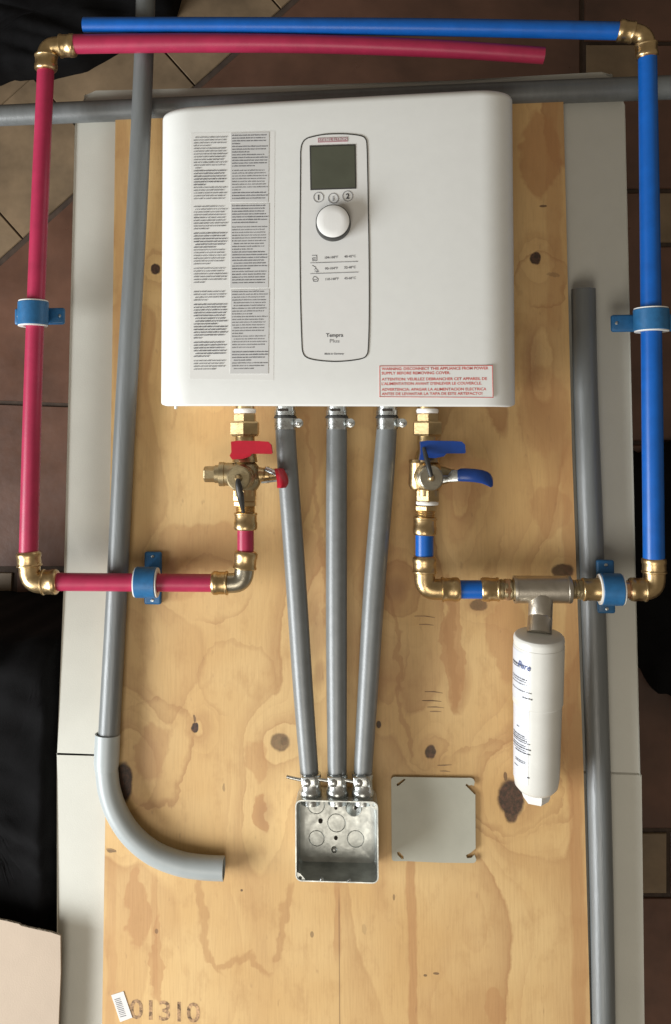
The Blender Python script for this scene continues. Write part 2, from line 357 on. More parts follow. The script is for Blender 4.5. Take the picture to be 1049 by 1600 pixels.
# ------------------------------------------------------------------ setting: floor, table, board
ZF = -0.50                                                          # floor level
bm = bmesh.new(); quad(bm, [Vector((-4, -4, ZF-.004)), Vector((4, -4, ZF-.004)), Vector((4, 4, ZF-.004)), Vector((-4, 4, ZF-.004))])
floor = part('floor', bm, 'grout', None, smooth=False); floor['kind'] = 'structure'
def tile(pts, mat, z=ZF, name='tile', gap=0.0022, th=0.004):
    pts = [P(x, y, z) for x, y in pts]; c = sum(pts, Vector())/len(pts)
    pts = [p + (c-p).normalized()*gap for p in pts]
    b = bmesh.new(); e = 0.0018
    lo = [bm_v for bm_v in [b.verts.new((p.x, p.y, z-th+.0005)) for p in pts]]
    m_ = [b.verts.new((p.x, p.y, z-e)) for p in pts]
    up = [b.verts.new((p.x+(c-p).normalized().x*e, p.y+(c-p).normalized().y*e, z + random.uniform(-.0003, .0006))) for p in pts]
    k = len(pts)
    for A_, B_ in ((lo, m_), (m_, up)):
        for i in range(k): b.faces.new((A_[i], A_[(i+1) % k], B_[(i+1) % k], B_[i]))
    b.faces.new(up)
    o = part(name, b, mat, floor, smooth=False); return o
# beige tiles set on the diagonal, upper left, cut along the edge of the brown field
BA, BB = Vector((470, -10)), Vector((0, 408)); du = (BB-BA).normalized(); dv = Vector((-du.y, du.x)); dv = dv if dv.y < 0 else -dv
u0 = (Vector((305, 134))-BA).dot(du)
for i in range(-3, 5):
    for j in range(0, 4):
        a = BA+du*(u0+i*180)+dv*(j*180+(0 if j else 2)); tile([tuple(a), tuple(a+du*180), tuple(a+du*180+dv*180), tuple(a+dv*180)], 'tile_beige')
# big brown tiles elsewhere
tile([(322, 128), (474, -8), (908, -20), (908, 290), (207, 230)], 'tile_brown')
tile([(912, -60), (1160, -60), (1160, 65), (912, 65)], 'tile_brown')
tile([(915, 69), (1000, 69), (1000, 122), (915, 122)], 'tile_small')
tile([(1004, 69), (1160, 69), (1160, 296), (1004, 296)], 'tile_brown'); tile([(912, 126), (1000, 126), (1000, 296), (912, 296)], 'tile_brown')
tile([(1026, 300), (1100, 300), (1100, 380), (1026, 380)], 'tile_small')
tile([(800, 300), (1022, 300), (1022, 690), (800, 690)], 'tile_brown'); tile([(1026, 384), (1240, 384), (1240, 690), (1026, 690)], 'tile_brown')
tile([(800, 694), (1240, 694), (1240, 1296), (800, 1296)], 'tile_brown')
tile([(990, 1300), (1043, 1300), (1043, 1398), (990, 1398)], 'tile_small'); tile([(1047, 1300), (1240, 1300), (1240, 1398), (1047, 1398)], 'tile_brown')
tile([(800, 1402), (1240, 1402), (1240, 1900), (800, 1900)], 'tile_brown')
tile([(0, 414), (220, 219), (240, 636), (-260, 616), (-260, 645)], 'tile_brown')
tile([(-260, 622), (240, 640), (240, 886), (-260, 886)], 'tile_brown')
tile([(-60, 892), (21, 894), (17, 964), (-60, 962)], 'tile_small'); tile([(26, 892), (240, 892), (240, 1300), (24, 1300)], 'tile_brown')
tile([(-260, 968), (20, 968), (20, 1300), (-260, 1300)], 'tile_brown')

ZP = -0.018                                                         # top of the grey panels
tbl = thing('work_table', 'long pale grey work table under the plywood sheet', 'table', P(540, 1000, ZF))
def slab(name, pts, z0, z1, mat, parent, bev=0.002, label=None):
    b = bmesh.new(); poly(b, px(pts, z1), [], z0, z1)
    bmesh.ops.remove_doubles(b, verts=b.verts, dist=1e-6)
    ed = [e for e in b.edges if len(e.link_faces) == 2 and abs(e.calc_face_angle(0)) > 0.5]
    bmesh.ops.bevel(b, geom=ed, offset=bev, segments=3, affect='EDGES', profile=0.5)
    return part(name, b, mat, parent, label=label)
slab('tabletop_panel', [(134, 150), (150, 144), (400, 138), (700, 127), (940, 115), (955, 118), (976, 165), (1000, 1210.5), (92, 1177), (101, 900), (118, 195)], ZP-.022, ZP, 'table', tbl, .0022)
slab('tabletop_panel', [(91.5, 1179), (1000, 1212.6), (1008, 1900), (84, 1900), (90, 1450)], ZP-.022, ZP, 'table', tbl, .0022)
for (x, y) in ((190, 230), (930, 230), (180, 1700), (960, 1700)):
    b = bmesh.new(); c = P(x, y, ZP-.022); box(b, Vector((c.x, c.y, (ZF+ZP-.024)/2)), Vector((.022, 0, 0)), Vector((0, .022, 0)), Vector((0, 0, (ZP-.024-ZF)/2)))
    part('leg', bevel(b, .002), 'leg', tbl)
b = bmesh.new()
for (A_, B_) in (((190, 230), (930, 230)), ((190, 230), (180, 1700)), ((930, 230), (960, 1700))):
    a, e = P(*A_, ZP), P(*B_, ZP); dd = (e-a); L = dd.length; dd.normalize(); nn = Vector((-dd.y, dd.x, 0))
    box(b, (a+e)/2 + Vector((0, 0, -.062)), dd*(L/2-.024), nn*.009, Vector((0, 0, .038)))
part('apron', b, 'leg', tbl, smooth=False)

ply = thing('plywood_sheet', 'knotty tan plywood sheet carrying the heater and plumbing', 'plywood', (0, 0, ZP))
BO = [(181, 156), (880, 138), (894, 700), (912, 1200), (924, 1650), (926, 1850), (156, 1850), (163, 1390), (172, 800)]
b = bmesh.new(); poly(b, px(BO, 0), [], ZP+.0006, 0)
bmesh.ops.bevel(b, geom=[e for e in b.edges if all(abs(v.co.z) < 1e-5 for v in e.verts) and len(e.link_faces) == 2 and e.calc_face_angle(0) > .5], offset=.0008, segments=2, affect='EDGES')
sheet = part('veneer_sheet', b, 'wood', ply)
sheet.data.materials.append(M['ply_edge'])
for f in sheet.data.polygons:
    if abs(f.normal.z) < 0.3: f.material_index = 1
# veneer repair marks: short dark ticks
b = bmesh.new()
for (x0, y0, x1, y1) in ((648, 963, 680, 965), (655, 976, 678, 977), (664, 1081, 692, 1083), (660, 1095, 690, 1096), (668, 1105, 694, 1106), (672, 1112, 690, 1112), (684, 1196, 706, 1195), (688, 1205, 704, 1206), (166, 1327, 181, 1329)):
    q = [(x0, y0-.7), ((x0+x1)/2, y0-1.2), (x1, y1-.2), (x1, y1+.3), ((x0+x1)/2, y0+.6), (x0, y0+.3)]
    poly(b, px(q, .0002), [], .0001, .0003)
part('repair_mark', b, M['ply_edge'], ply, smooth=False, kind='stuff')
st = text_bm('01310', 42, 203, 1591, .0002, bold=.012, width=112, ang=.0)
M['stamp'] = simple('faded_stamp_ink', (0.34, 0.21, 0.11), 0.8, var=0.9, scale=190)
part('stamped_number', st, 'stamp', ply, smooth=False)
stk = thing('barcode_sticker', 'small white sticker with a grey code, crooked beside the stamped number', 'sticker', P(190, 1572, 0))
b = bmesh.new(); poly(b, px([(174, 1555), (193, 1549), (207, 1590), (188, 1597)], .0008), [], .0001, .0009); part('paper', b, 'paper', stk, smooth=False)
b = bmesh.new()
for k in range(11):
    t = k/10; y = 1560+t*27; xo = 179+t*9
    poly(b, px([(xo, y+1.5), (xo+9, y-1), (xo+9, y-.2+random.random()*.7), (xo, y+2.3+random.random()*.5)], .0012), [], .0009, .0012)
part('bars', b, 'ink_grey', stk, smooth=False)

# ------------------------------------------------------------------ water heater
ZH = 0.116
heater = thing('water_heater', 'white wall mounted electric water heater with dial and screen', 'water heater', P(528, 560, 0))
def heater_body():
    b = bmesh.new()
    zs = 0.082
    bl, br, tl, tr = P(254.5, 635, zs), P(803, 636, zs), P(257, 175, zs), P(798.5, 150, zs)
    tyl = P(262, 166, ZH).y; tyr = P(795, 135.5, ZH).y
    byl = P(255, 634, ZH).y; byr = P(803, 635.5, ZH).y
    RX, RZ, RT = 0.042, 0.026, 0.010
    def ring(t, inset, low=0.0):                                    # t: 0 bottom .. 1 top
        L = bl.lerp(tl, t).x + inset; Rr = br.lerp(tr, t).x - inset
        top = ZH-inset*0.75
        pts = []
        for k in range(13):
            a = math.pi/2*k/12; pts.append((L+RX-RX*math.cos(a), top-RZ+RZ*math.sin(a)))
        for k in range(1, 6): q = k/6; pts.append((L+RX+(Rr-L-2*RX)*q, top + 0.0012*math.sin(math.pi*q)))
        for k in range(13):
            a = math.pi/2*(1-k/12); pts.append((Rr-RX+RX*math.cos(a), top-RZ+RZ*math.sin(a)))
        pts += [(Rr, .03), (Rr-.004, .004), (L+.004, .004), (L, .03)]
        return pts, L, Rr
    rs = []
    ts = [(0, .0045, 0), (0, .0015, .0), (.0004, .0, .002), (.004, 0, 0)] + [(.1+.8*i/6, 0, 0) for i in range(7)]
    H = (tyl-byl)
    topn = 8
    rows = [(0.0, .0022, .0), (0.0, .0006, .0009), (0.0, 0.0, .0026)] + [(.1+.8*i/6, 0, 0) for i in range(7)]
    for k in range(topn+1):
        a = math.pi/2*k/topn; rows.append((1.0, RT*(1-math.cos(a)), -RT*(1-math.sin(a))))
    out = []
    for (t, inset, dy) in rows:
        pts, L, Rr = ring(t, inset)
        row = []
        for (x, z) in pts:
            q = (x-L)/(Rr-L)
            y0 = byl+(byr-byl)*q; y1 = tyl+(tyr-tyl)*q
            y = y0+(y1-y0)*t + dy
            if t < .05: y += max(0, (ZH-.012-z))*0.22               # underside slopes back under the cover
            row.append(Vector((x, y, z)))
        out.append(row)
    rings(b, out)
    return b
cover = part('cover', heater_body(), 'enamel', heater, angle=50)
# lower lip screws
for x in (275,):
    b = bmesh.new(); lathe(b, P(x, 636, .095), Vector((0, -1, 0)), [(-.004, .002), (.0015, .002), (.0025, .0012)], 10); part('lip_screw', b, 'white_pl', heater)
# the face bulges 1.2 mm in the middle; printed sheets follow it
xl, xr = P(254, 400, ZH).x+.042, P(803, 400, ZH).x-.042
def FZ(p):
    q = min(1, max(0, (p.x-xl)/(xr-xl))); return ZH + 0.0012*math.sin(math.pi*q)
def onface(bm, lift):                                               # drop a plan mesh onto the face
    for v in bm.verts: v.co.z = FZ(v.co) + lift + (v.co.z-ZH)
    return bm
def facegrid(pts4, lift, nx=10):                                    # sheet of four corners (photo px: tl, tr, br, bl)
    b = bmesh.new(); tl_, tr_, br_, bl_ = [P(x, y, ZH) for x, y in pts4]
    rows = []
    for t, (a, c) in ((0, (tl_, tr_)), (1, (bl_, br_))): rows.append([b.verts.new(a.lerp(c, i/nx)) for i in range(nx+1)])
    lows = [[b.verts.new(v.co - Vector((0, 0, lift*.9))) for v in r] for r in rows]
    for i in range(nx):
        b.faces.new((rows[0][i], rows[0][i+1], rows[1][i+1], rows[1][i]))
        for k in (0, 1): b.faces.new((rows[k][i], rows[k][i+1], lows[k][i+1], lows[k][i]))
    b.faces.new((rows[0][0], rows[1][0], lows[1][0], lows[0][0])); b.faces.new((rows[0][nx], rows[1][nx], lows[1][nx], lows[0][nx]))
    return onface(b, lift)
lab = part('instruction_sheet', facegrid([(299, 208), (430, 205), (428, 594), (297, 592)], .0002), 'film', heater)
for (y0, y1) in ((208, 316), (319, 450), (453, 584)):
    part('grey_column', facegrid([(361, y0+.5), (421, y0-1), (419.5, y1), (360, y1)], .0007), 'film_grey', lab)
def textlines(x0, x1, y0, y1, pitch, breaks, seed):
    rnd = random.Random(seed); thin, bold = bmesh.new(), bmesh.new(); y = y0; heavy = False; para = 0
    while y < y1-2:
        if para <= 0: para = rnd.randint(3, 9); heavy = rnd.random() < .42; y += pitch*rnd.choice((0, 0, .6)) if y > y0 else 0
        last = para == 1; xe = x0 + (x1-x0)*(rnd.uniform(.2, .7) if last else rnd.uniform(.88, 1.0)); x = x0+(2.5 if rnd.random() < .08 else 0)
        b = bold if heavy else thin
        while x < xe:
            for _ in range(rnd.randint(2, 9)):
                if x > xe: break
                hh = rnd.choice((1.5, 1.5, 1.6, 1.9)); ww = rnd.uniform(.7, .9) if not heavy else .98
                yy = y - (x-x0)*.012
                quad(b, px([(x, yy-hh), (x+ww, yy-hh), (x+ww, yy-.1), (x, yy-.1)], ZH))
                x += .98
            x += .85
        y += pitch; para -= 1
    return thin, bold
for (x0, x1, y0, y1, sd) in ((303, 356, 216, 314, 1), (303, 356, 324, 447, 2), (303, 356, 457, 580, 3), (363, 419, 213, 314, 4), (363, 419, 323, 448, 5), (363, 419, 457, 582, 6)):
    t_, b_ = textlines(x0, x1, y0, y1, 4.35, None, sd)
    if b_.faces: part('print_lines', onface(b_, .0009), 'ink_grey', lab, smooth=False, recalc=False, kind='stuff')
    else: b_.free()
    part('print_lines', onface(t_, .0009), 'ink_mid', lab, smooth=False, recalc=False, kind='stuff')

OUT = [(470, 262), (470.3, 236), (473, 224), (479, 217.5), (490, 214), (506, 211), (521, 210), (540, 210), (556, 211.5), (566, 213.5), (571.5, 218), (573.5, 228), (574.5, 262),
       (576, 340), (577, 420), (577, 500), (575.5, 545), (573, 555), (567, 560), (552, 563), (536, 564.6), (521, 565), (503, 563.8), (488, 561.5), (478, 557.5), (473.5, 550), (472, 535), (470, 470), (469, 380), (469.5, 310)]
def closed_bez(pts, n_=4):
    P3 = [Vector((x, y, 0)) for x, y in pts]; k = len(P3); out = []
    for i in range(k):
        p0, p1, p2, p3 = P3[i-1], P3[i], P3[(i+1) % k], P3[(i+2) % k]
        for s in range(n_):
            t = s/n_; q = 0.5*((2*p1)+(p2-p0)*t+(2*p0-5*p1+4*p2-p3)*t*t+(3*p1-p0-3*p2+p3)*t**3); out.append((q.x, q.y))
    return out
oc = closed_bez(OUT)
ctl = thing_panel = None
b = bmesh.new(); poly(b, px(oc, ZH), [], ZH-.0008, ZH+.0004)
ctl = part('control_panel', onface(b, .0), 'panel_face', heater, smooth=False)
b = bmesh.new(); rr = []
for i in range(len(oc)):
    p = P(*oc[i], ZH); q = P(*oc[(i+1) % len(oc)], ZH); o_ = P(*oc[i-1], ZH); t = (q-o_).normalized(); nn = Vector((t.y, -t.x, 0)); w_ = .00062
    rr.append([p-nn*w_, p-nn*w_+Vector((0, 0, .0008)), p+nn*w_+Vector((0, 0, .0008)), p+nn*w_])
rings(b, rr, close=True); part('panel_gasket', onface(b, .0), 'dark_plastic', ctl)
part('screen_frame', facegrid([(484, 228.3), (556, 226), (557, 295.4), (485.3, 297.8)], .0009, 4), 'screen_rim', ctl)
part('screen', facegrid([(486.5, 230.6), (554.3, 228.4), (555.2, 293.4), (487.6, 295.6)], .0013, 4), 'screen', ctl)
part('brand_tag', facegrid([(497, 216.5), (543.5, 215), (543.5, 222), (497, 223.6)], .0009, 4), 'brand', ctl)
part('brand_lettering', onface(text_bm('STIEBEL ELTRON', 6.2, 499, 222.0, ZH, width=43, ang=.02), .0013), 'enamel', ctl, smooth=False)
for (x, y, r, s, mt) in ((498, 309, 8.2, '1', 'ink'), (521, 310.5, 8.2, 'i', 'ink_soft'), (543.5, 307, 8.4, '2', 'ink')):
    b = bmesh.new(); o_ = [circ(x, y, r, ZH, 28)[i] for i in range(28)]; h_ = circ(x, y, r-1.1, ZH, 28)
    poly(b, o_, [h_], ZH, ZH+.0003); bt = part('button', onface(b, .0005), 'ink_soft', ctl, smooth=False)
    part('button_mark', onface(text_bm(s, 11.5, x, y+4.0, ZH, bold=.03, align='CENTER'), .0009), mt, bt, smooth=False)
# dial
kb = P(521, 350.5, ZH+.001); r0 = W(27.3, 521, 350, ZH)
b = bmesh.new(); lathe(b, kb, Vector((0, 0, 1)), [(0, r0), (.0145, r0-.0006), (.0156, r0-.0014), (.0156, r0-.0019), (.0150, r0-.0021)], 56); knob = part('knob', b, 'dark_plastic', heater)
b = bmesh.new(); lathe(b, kb+Vector((0, 0, .0150)), Vector((0, 0, 1)), [(0, r0-.0018), (.0009, r0-.0018), (.0014, r0-.0024), (.0018, r0*.5), (.0019, 0.0004)], 56); part('knob_cap', b, 'knob_cap', knob)
# temperature table
b = bmesh.new()
for (x0, y0, x1, y1) in ((485, 411.5, 559, 409.2), (485, 428.3, 560, 425.8)):
    poly(b, px([(x0, y0-.5), (x1, y1-.5), (x1, y1+.5), (x0, y0+.5)], ZH), [], ZH, ZH+.0003)
part('rule_line', onface(b, .0005), 'ink_soft', ctl, smooth=False)
for (x, y, s) in ((508, 404.8, '104-108°F'), (508, 422.0, '90-104°F'), (509, 438.6, '110-140°F'), (538, 403.2, '40-42°C'), (538, 420.3, '32-40°C'), (538, 437.2, '43-60°C')):
    part('temperature_print', onface(text_bm(s, 5.2, x, y, ZH, bold=.02, width=20 if x < 520 else 18, ang=.03), .0006), 'ink_grey', ctl, smooth=False)
def strokes(name, segs, w_=.5, mat='ink_grey', lift=.0006):
    b = bmesh.new()
    for s in segs:
        for (x0, y0), (x1, y1) in zip(s[:-1], s[1:]):
            d = Vector((x1-x0, y1-y0, 0)); L = d.length or 1; n_ = Vector((-d.y, d.x, 0))/L*w_; e = d/L*w_*.6
            quad(b, px([(x0+n_.x-e.x, y0+n_.y-e.y), (x1+n_.x+e.x, y1+n_.y+e.y), (x1-n_.x+e.x, y1-n_.y+e.y), (x0-n_.x-e.x, y0-n_.y-e.y)], ZH))
    part(name, onface(b, lift), mat, ctl, smooth=False)
strokes('basin_symbol', [[(488, 399.5), (495, 399.3), (495.5, 407.5), (489, 408), (488.6, 403.5), (493, 403.2)], [(490, 405.6), (493, 405.4)]])
strokes('shower_symbol', [[(488.3, 415), (493, 417.5), (494, 420), (497, 423)], [(491.5, 421.5), (494, 420)], [(492, 424), (497.5, 424.2)], [(494.5, 425.5), (498, 425)]])
strokes('bath_symbol', [[(489, 436), (491, 432.5), (494, 433), (497.5, 436.5), (496.5, 440), (490.5, 440.2), (489, 436)], [(491, 437.5), (495, 437.2)]])
part('model_lettering', onface(text_bm('Tempra', 8.2, 523, 526.6, ZH, bold=.022, width=26.5, align='CENTER'), .0006), 'ink_grey', ctl, smooth=False)
part('model_lettering', onface(text_bm('Plus', 8.2, 523, 535.8, ZH, bold=.004, width=15, align='CENTER'), .0006), 'ink_soft', ctl, smooth=False)
part('origin_lettering', onface(text_bm('Made in Germany', 3.9, 522.5, 554.2, ZH, bold=.03, width=30, align='CENTER'), .0006), 'ink_grey', ctl, smooth=False)
# warning label
wl = part('warning_label', facegrid([(592.5, 571.5), (770, 570.5), (771.5, 621.5), (593, 620.5)], .0003, 6), 'enamel', heater)
b = bmesh.new()
for q in ([(593, 571.7), (770, 570.7), (770, 571.7), (593, 572.7)], [(593, 619.6), (771, 620.6), (771, 621.6), (593, 620.6)], [(593, 572.7), (594, 572.7), (594.2, 619.6), (593.2, 619.6)], [(769, 571.7), (770, 571.7), (771, 620.6), (770, 620.6)]): poly(b, px(q, ZH), [], ZH, ZH+.0002)
part('label_border', onface(b, .0004), 'ink_red', wl, smooth=False)
for (y, wd, s) in ((578.6, 164, 'WARNING: DISCONNECT THIS APPLIANCE FROM POWER'), (585.4, 106, 'SUPPLY BEFORE REMOVING COVER.'), (594.8, 162, 'ATTENTION: VEUILLEZ DEBRANCHER CET APPAREIL DE'),
                   (601.8, 154, "L'ALIMENTATION AVANT D'ENLEVER LE COUVERCLE."), (610.8, 161, 'ADVERTENCIA: APAGAR LA ALIMENTACION ELECTRICA'), (617.6, 155, 'ANTES DE LEVANTAR LA TAPA DE ESTE ARTEFACTO!')):
    part('warning_lettering', onface(text_bm(s, 6.0, 596.5, y, ZH, bold=.018, width=wd), .0005), 'ink_red', wl, smooth=False)

# ------------------------------------------------------------------ pipes
def pipe(name, label, cat, pts, mat, hollow=0.72, seg=28, group=None, n_=10):
    """pts: (px, py, z, width px)"""
    path = bez([P(x, y, z) for x, y, z, _ in pts], n_)
    ws = bez([Vector((W(w_, x, y, z)/2, 0, 0)) for x, y, z, w_ in pts], n_)
    b = bmesh.new(); sweep(b, path, [q.x for q in ws], seg, hollow=hollow)
    o = part(name, b, mat, None); 
    c = o.data.vertices[0].co.copy(); 
    for v in o.data.vertices: v.co -= c
    o.location = c; o['label'] = label; o['category'] = cat
    if group: o['group'] = group
    return o
pipe('plastic_pipe', 'crimson pipe across the top, below the blue one, with a free right end', 'pipe', [(110, 69, .056, 29), (300, 67, .056, 29), (500, 69, .055, 28), (700, 77, .054, 27), (850, 87, .053, 26)], 'pex_red')
pipe('plastic_pipe', 'long upright crimson pipe down the left side', 'pipe', [(72, 104, .054, 26), (62, 330, .052, 27), (52, 600, .049, 28.5), (45, 868, .046, 30)], 'pex_red')
pipe('plastic_pipe', 'crimson level pipe crossing the grey conduit at lower left', 'pipe', [(80, 909, .046, 28), (200, 910, .046, 28), (338, 911, .046, 28)], 'pex_red')
pipe('plastic_pipe', 'short crimson stub under the red handled valve', 'pipe', [(384, 820, .046, 26), (384, 868, .046, 26)], 'pex_red', n_=4)
pipe('plastic_pipe', 'blue pipe along the very top edge with a free left end', 'pipe', [(131, 39, .058, 23), (400, 40, .058, 25), (700, 43, .057, 27), (974, 48.5, .056, 28)], 'pex_blue')
pipe('plastic_pipe', 'long upright blue pipe down the right side', 'pipe', [(1012, 84, .056, 28), (1015, 300, .054, 30), (1019, 600, .050, 32), (1022, 878, .047, 33)], 'pex_blue')
pipe('plastic_pipe', 'short upright blue stub under the blue handled valve', 'pipe', [(663.5, 832, .046, 28), (663.5, 876, .046, 28)], 'pex_blue', n_=4)
pipe('plastic_pipe', 'short level blue stub left of the metal tee', 'pipe', [(712, 921, .046, 29), (762, 921, .046, 29)], 'pex_blue', n_=4)
# grey conduits
pipe('grey_conduit', 'long grey conduit lying across behind the heater top', 'conduit', [(-150, 187, ZP+.0145, 31), (200, 172, ZP+.0145, 33), (600, 155, ZP+.0145, 36), (880, 143, ZP+.0145, 37), (1200, 131, ZP+.0145, 38)], 'conduit')
cl_ = pipe('grey_conduit', 'long grey upright conduit left of the heater, ending in a pale elbow', 'conduit', [(229, -60, .034, 29), (225, 90, .031, 30), (214, 330, .026, 32), (196, 650, .019, 33), (184, 900, .0165, 33), (170, 1160, .0165, 34)], 'conduit')
pipe('grey_conduit', 'grey conduit lying free along the right edge of the plywood', 'conduit', [(912, 452, ZP+.0165, 37), (915, 600, ZP+.0165, 37), (924, 850, ZP+.016, 38), (932, 1100, ZP+.016, 38), (940, 1400, ZP+.0158, 37), (946, 1800, ZP+.0158, 37)], 'conduit')
el = thing('conduit_elbow', 'pale grey plastic conduit sweep elbow with a bell end', 'conduit elbow', P(250, 1300, 0))
pts = [(166.5, 1200), (171, 1235), (183, 1270), (206, 1305), (240, 1333), (280, 1349), (315, 1355), (350, 1357)]
path = bez([P(x, y, .0175) for x, y in pts], 8); b = bmesh.new(); sweep(b, path, [W(36.5, 250, 1300, .0175)/2]*len(path), 32, hollow=.86)
part('bend', b, 'pvc', el)
A = P(168.5, 1147, .0172); Bv = P(166.2, 1203, .0175); d = Bv-A; r = W(39.5, 168, 1170, .017)/2
b = bmesh.new(); lathe(b, A, d, [(.012, r*.84), (0, r*.86), (-.0002, r*.9), (0, r), (d.length*.78, r), (d.length*.95, r*.94), (d.length, r*.92)], 36, cap=False); part('bell', b, 'pvc', el)

def elbow(label, A, C, Bp, z, wb, wc, la, lb, mb='brass', mc='brass', group='brass push fit elbows', za=None):
    """A, Bp: outer end of each collar (px); C: corner (px); la, lb: collar length in px"""
    a, c, e = P(*A, z), P(*C, z), P(*Bp, z)
    root = thing('pipe_elbow', label, 'pipe elbow', c, group)
    da, de = (a-c).normalized(), (e-c).normalized(); rb = W(wb, *C, z)/2; rc = W(wc, *C, z)/2; s = W(1, *C, z)
    k = rb*1.05; path = []
    a1, e1 = a-da*la*s*.8, e-de*lb*s*.8
    path.append(a1)
    ca, ce = c+da*k, c+de*k
    for i in range(9):
        t = i/8; path.append(ca*(1-t)**2 + c*2*t*(1-t) + ce*t*t)
    path.append(e1)
    b = bmesh.new(); sweep(b, path, rb, 28); part('body', b, mb, root)
    for (p, dd, L) in ((a, da, la*s), (e, de, lb*s)):
        b = bmesh.new()
        lathe(b, p, -dd, [(-.0002, rc*.74), (0, rc*.9), (L*.06, rc*.97), (L*.14, rc), (L*.34, rc), (L*.40, rc*.95), (L*.82, rc*.955), (L*.88, rc*1.02), (L*.97, rc*1.02), (L*1.0, rc*.96), (L*1.02, rb)], 32, cap=True)
        part('collar', b, mc, root)
        b = bmesh.new(); lathe(b, p+dd*.0012, -dd, [(0, rc*.76), (.0004, rc*.84), (.0014, rc*.86)], 28); part('release_ring', b, 'copper' if mc == 'brass' else mc, root)
    return root
elbow('brass elbow at the top left corner joining two crimson pipes', (118, 71), (73, 73), (72, 110), .055, 28, 35, 24, 24)
elbow('bright brass elbow at the lower left corner of the crimson pipe loop', (45, 863), (48, 910), (90, 909), .046, 34, 39, 22, 24)
elbow('dull metal elbow with brass collars below the red handled valve', (332, 911), (380, 911), (385, 862), .046, 31, 37, 25, 27, mb='bronze_steel')
elbow('brass elbow at the top right corner joining two blue pipes', (966, 47), (1008, 54), (1011, 90), .056, 29, 35, 24, 22)
elbow('brass elbow at the lower right corner beside a blue clamp', (984, 921), (1023, 921), (1022, 872), .046, 34, 38, 26, 24)
elbow('brass elbow below the blue handled valve at the foot of the blue stub', (718, 921), (664, 921), (663.5, 870), .046, 33, 38, 28, 26)

def fitting(name, label, cat, z, pieces, group=None, loc=None):
    """pieces: (part name, A px, B px, [(t, width px)...], mat, seg)"""
    root = thing(name, label, cat, loc or P(*pieces[0][1], z), group)
    for (pn, A_, B_, prof, mat, seg) in pieces:
        a, e = P(*A_, z), P(*B_, z); L = (e-a).length; s = W(1, *A_, z)
        b = bmesh.new(); lathe(b, a, e-a, [(t*L, w_*s/2) for t, w_ in prof], seg, phase=math.pi/6 if seg == 6 else 0)
        part(pn, b, mat, root, angle=28 if seg == 6 else 38)
    return root
ring_ = lambda w_: [(0, w_*.9), (.06, w_*.97), (.14, w_), (.45, w_), (.5, w_*.95), (.84, w_*.95), (.88, w_), (.97, w_), (1, w_*.93)]
hexp = lambda w_: [(0, w_*.9), (.12, w_), (.88, w_), (1, w_*.9)]
thr = lambda w_: [(0, w_*.92)] + [((i+.5)/8, w_*(1.0 if i % 2 else .92)) for i in range(8)] + [(1, w_*.92)]
fitting('pipe_adapter', 'brass threaded adapter between red handled valve and crimson stub', 'adapter', .046,
        [('collar', (384, 828), (384, 801), ring_(37), 'brass', 32), ('thread', (384, 801), (383.5, 790), thr(31), 'brass', 28), ('hex_nut', (383.5, 791), (383.5, 783), hexp(38), 'brass', 6)])
fitting('pipe_adapter', 'brass threaded adapter between blue handled valve and blue stub', 'adapter', .046,
        [('collar', (663.5, 836), (664, 808), ring_(37), 'brass', 32), ('thread', (664, 808), (665, 796), thr(31), 'brass', 28), ('hex_nut', (665, 798), (665, 790), hexp(35), 'brass', 6)])
fitting('pipe_adapter', 'brass threaded adapter screwed into left end of metal tee', 'adapter', .046,
        [('collar', (752, 921), (780, 921), ring_(38), 'brass', 32), ('thread', (779, 921), (806, 921), thr(33), 'brass_dull', 28), ('hex_nut', (788, 921), (798, 921), hexp(36), 'copper', 6)])
fitting('pipe_adapter', 'brass threaded adapter between metal tee and blue clamp', 'adapter', .046,
        [('thread', (888, 921), (908, 921), thr(31), 'brass_dull', 28), ('hex_nut', (902, 921), (912, 921), hexp(34), 'brass_dull', 6), ('collar', (950, 921), (910, 921), ring_(37), 'brass', 32)])
fitting('pipe_stub', 'short brass tube passing through the lower right blue clamp', 'pipe', .046, [('tube', (948, 921), (988, 921), [(0, 28), (1, 28)], 'copper', 28)])
# tee
tee = thing('metal_tee', 'brushed metal tee above the white filter cartridge', 'tee fitting', P(846, 921, 0))
s = W(1, 846, 921, .046); a, e = P(803, 921, .046), P(892, 921, .046); L = (e-a).length; r = s*44/2
b = bmesh.new(); lathe(b, a, e-a, [(.004, r*.8), (0, r*.86), (0, r*.98), (.0008, r), (L*.05, r*1.0), (L*.055, r*.98), (L*.93, r*.98), (L*.935, r*1.0), (L-.0008, r), (L, r*.97), (L, r*.84), (L-.004, r*.8)], 36); part('run', b, 'steel', tee)
a, e = P(846, 926, .046), P(843, 990, .067); L = (e-a).length
b = bmesh.new(); lathe(b, a, e-a, [(0, s*37/2), (L*.6, s*37/2), (L*.61, s*36/2), (L*.63, s*37.5/2), (L, s*37.5/2)], 32); part('branch', b, 'steel', tee)

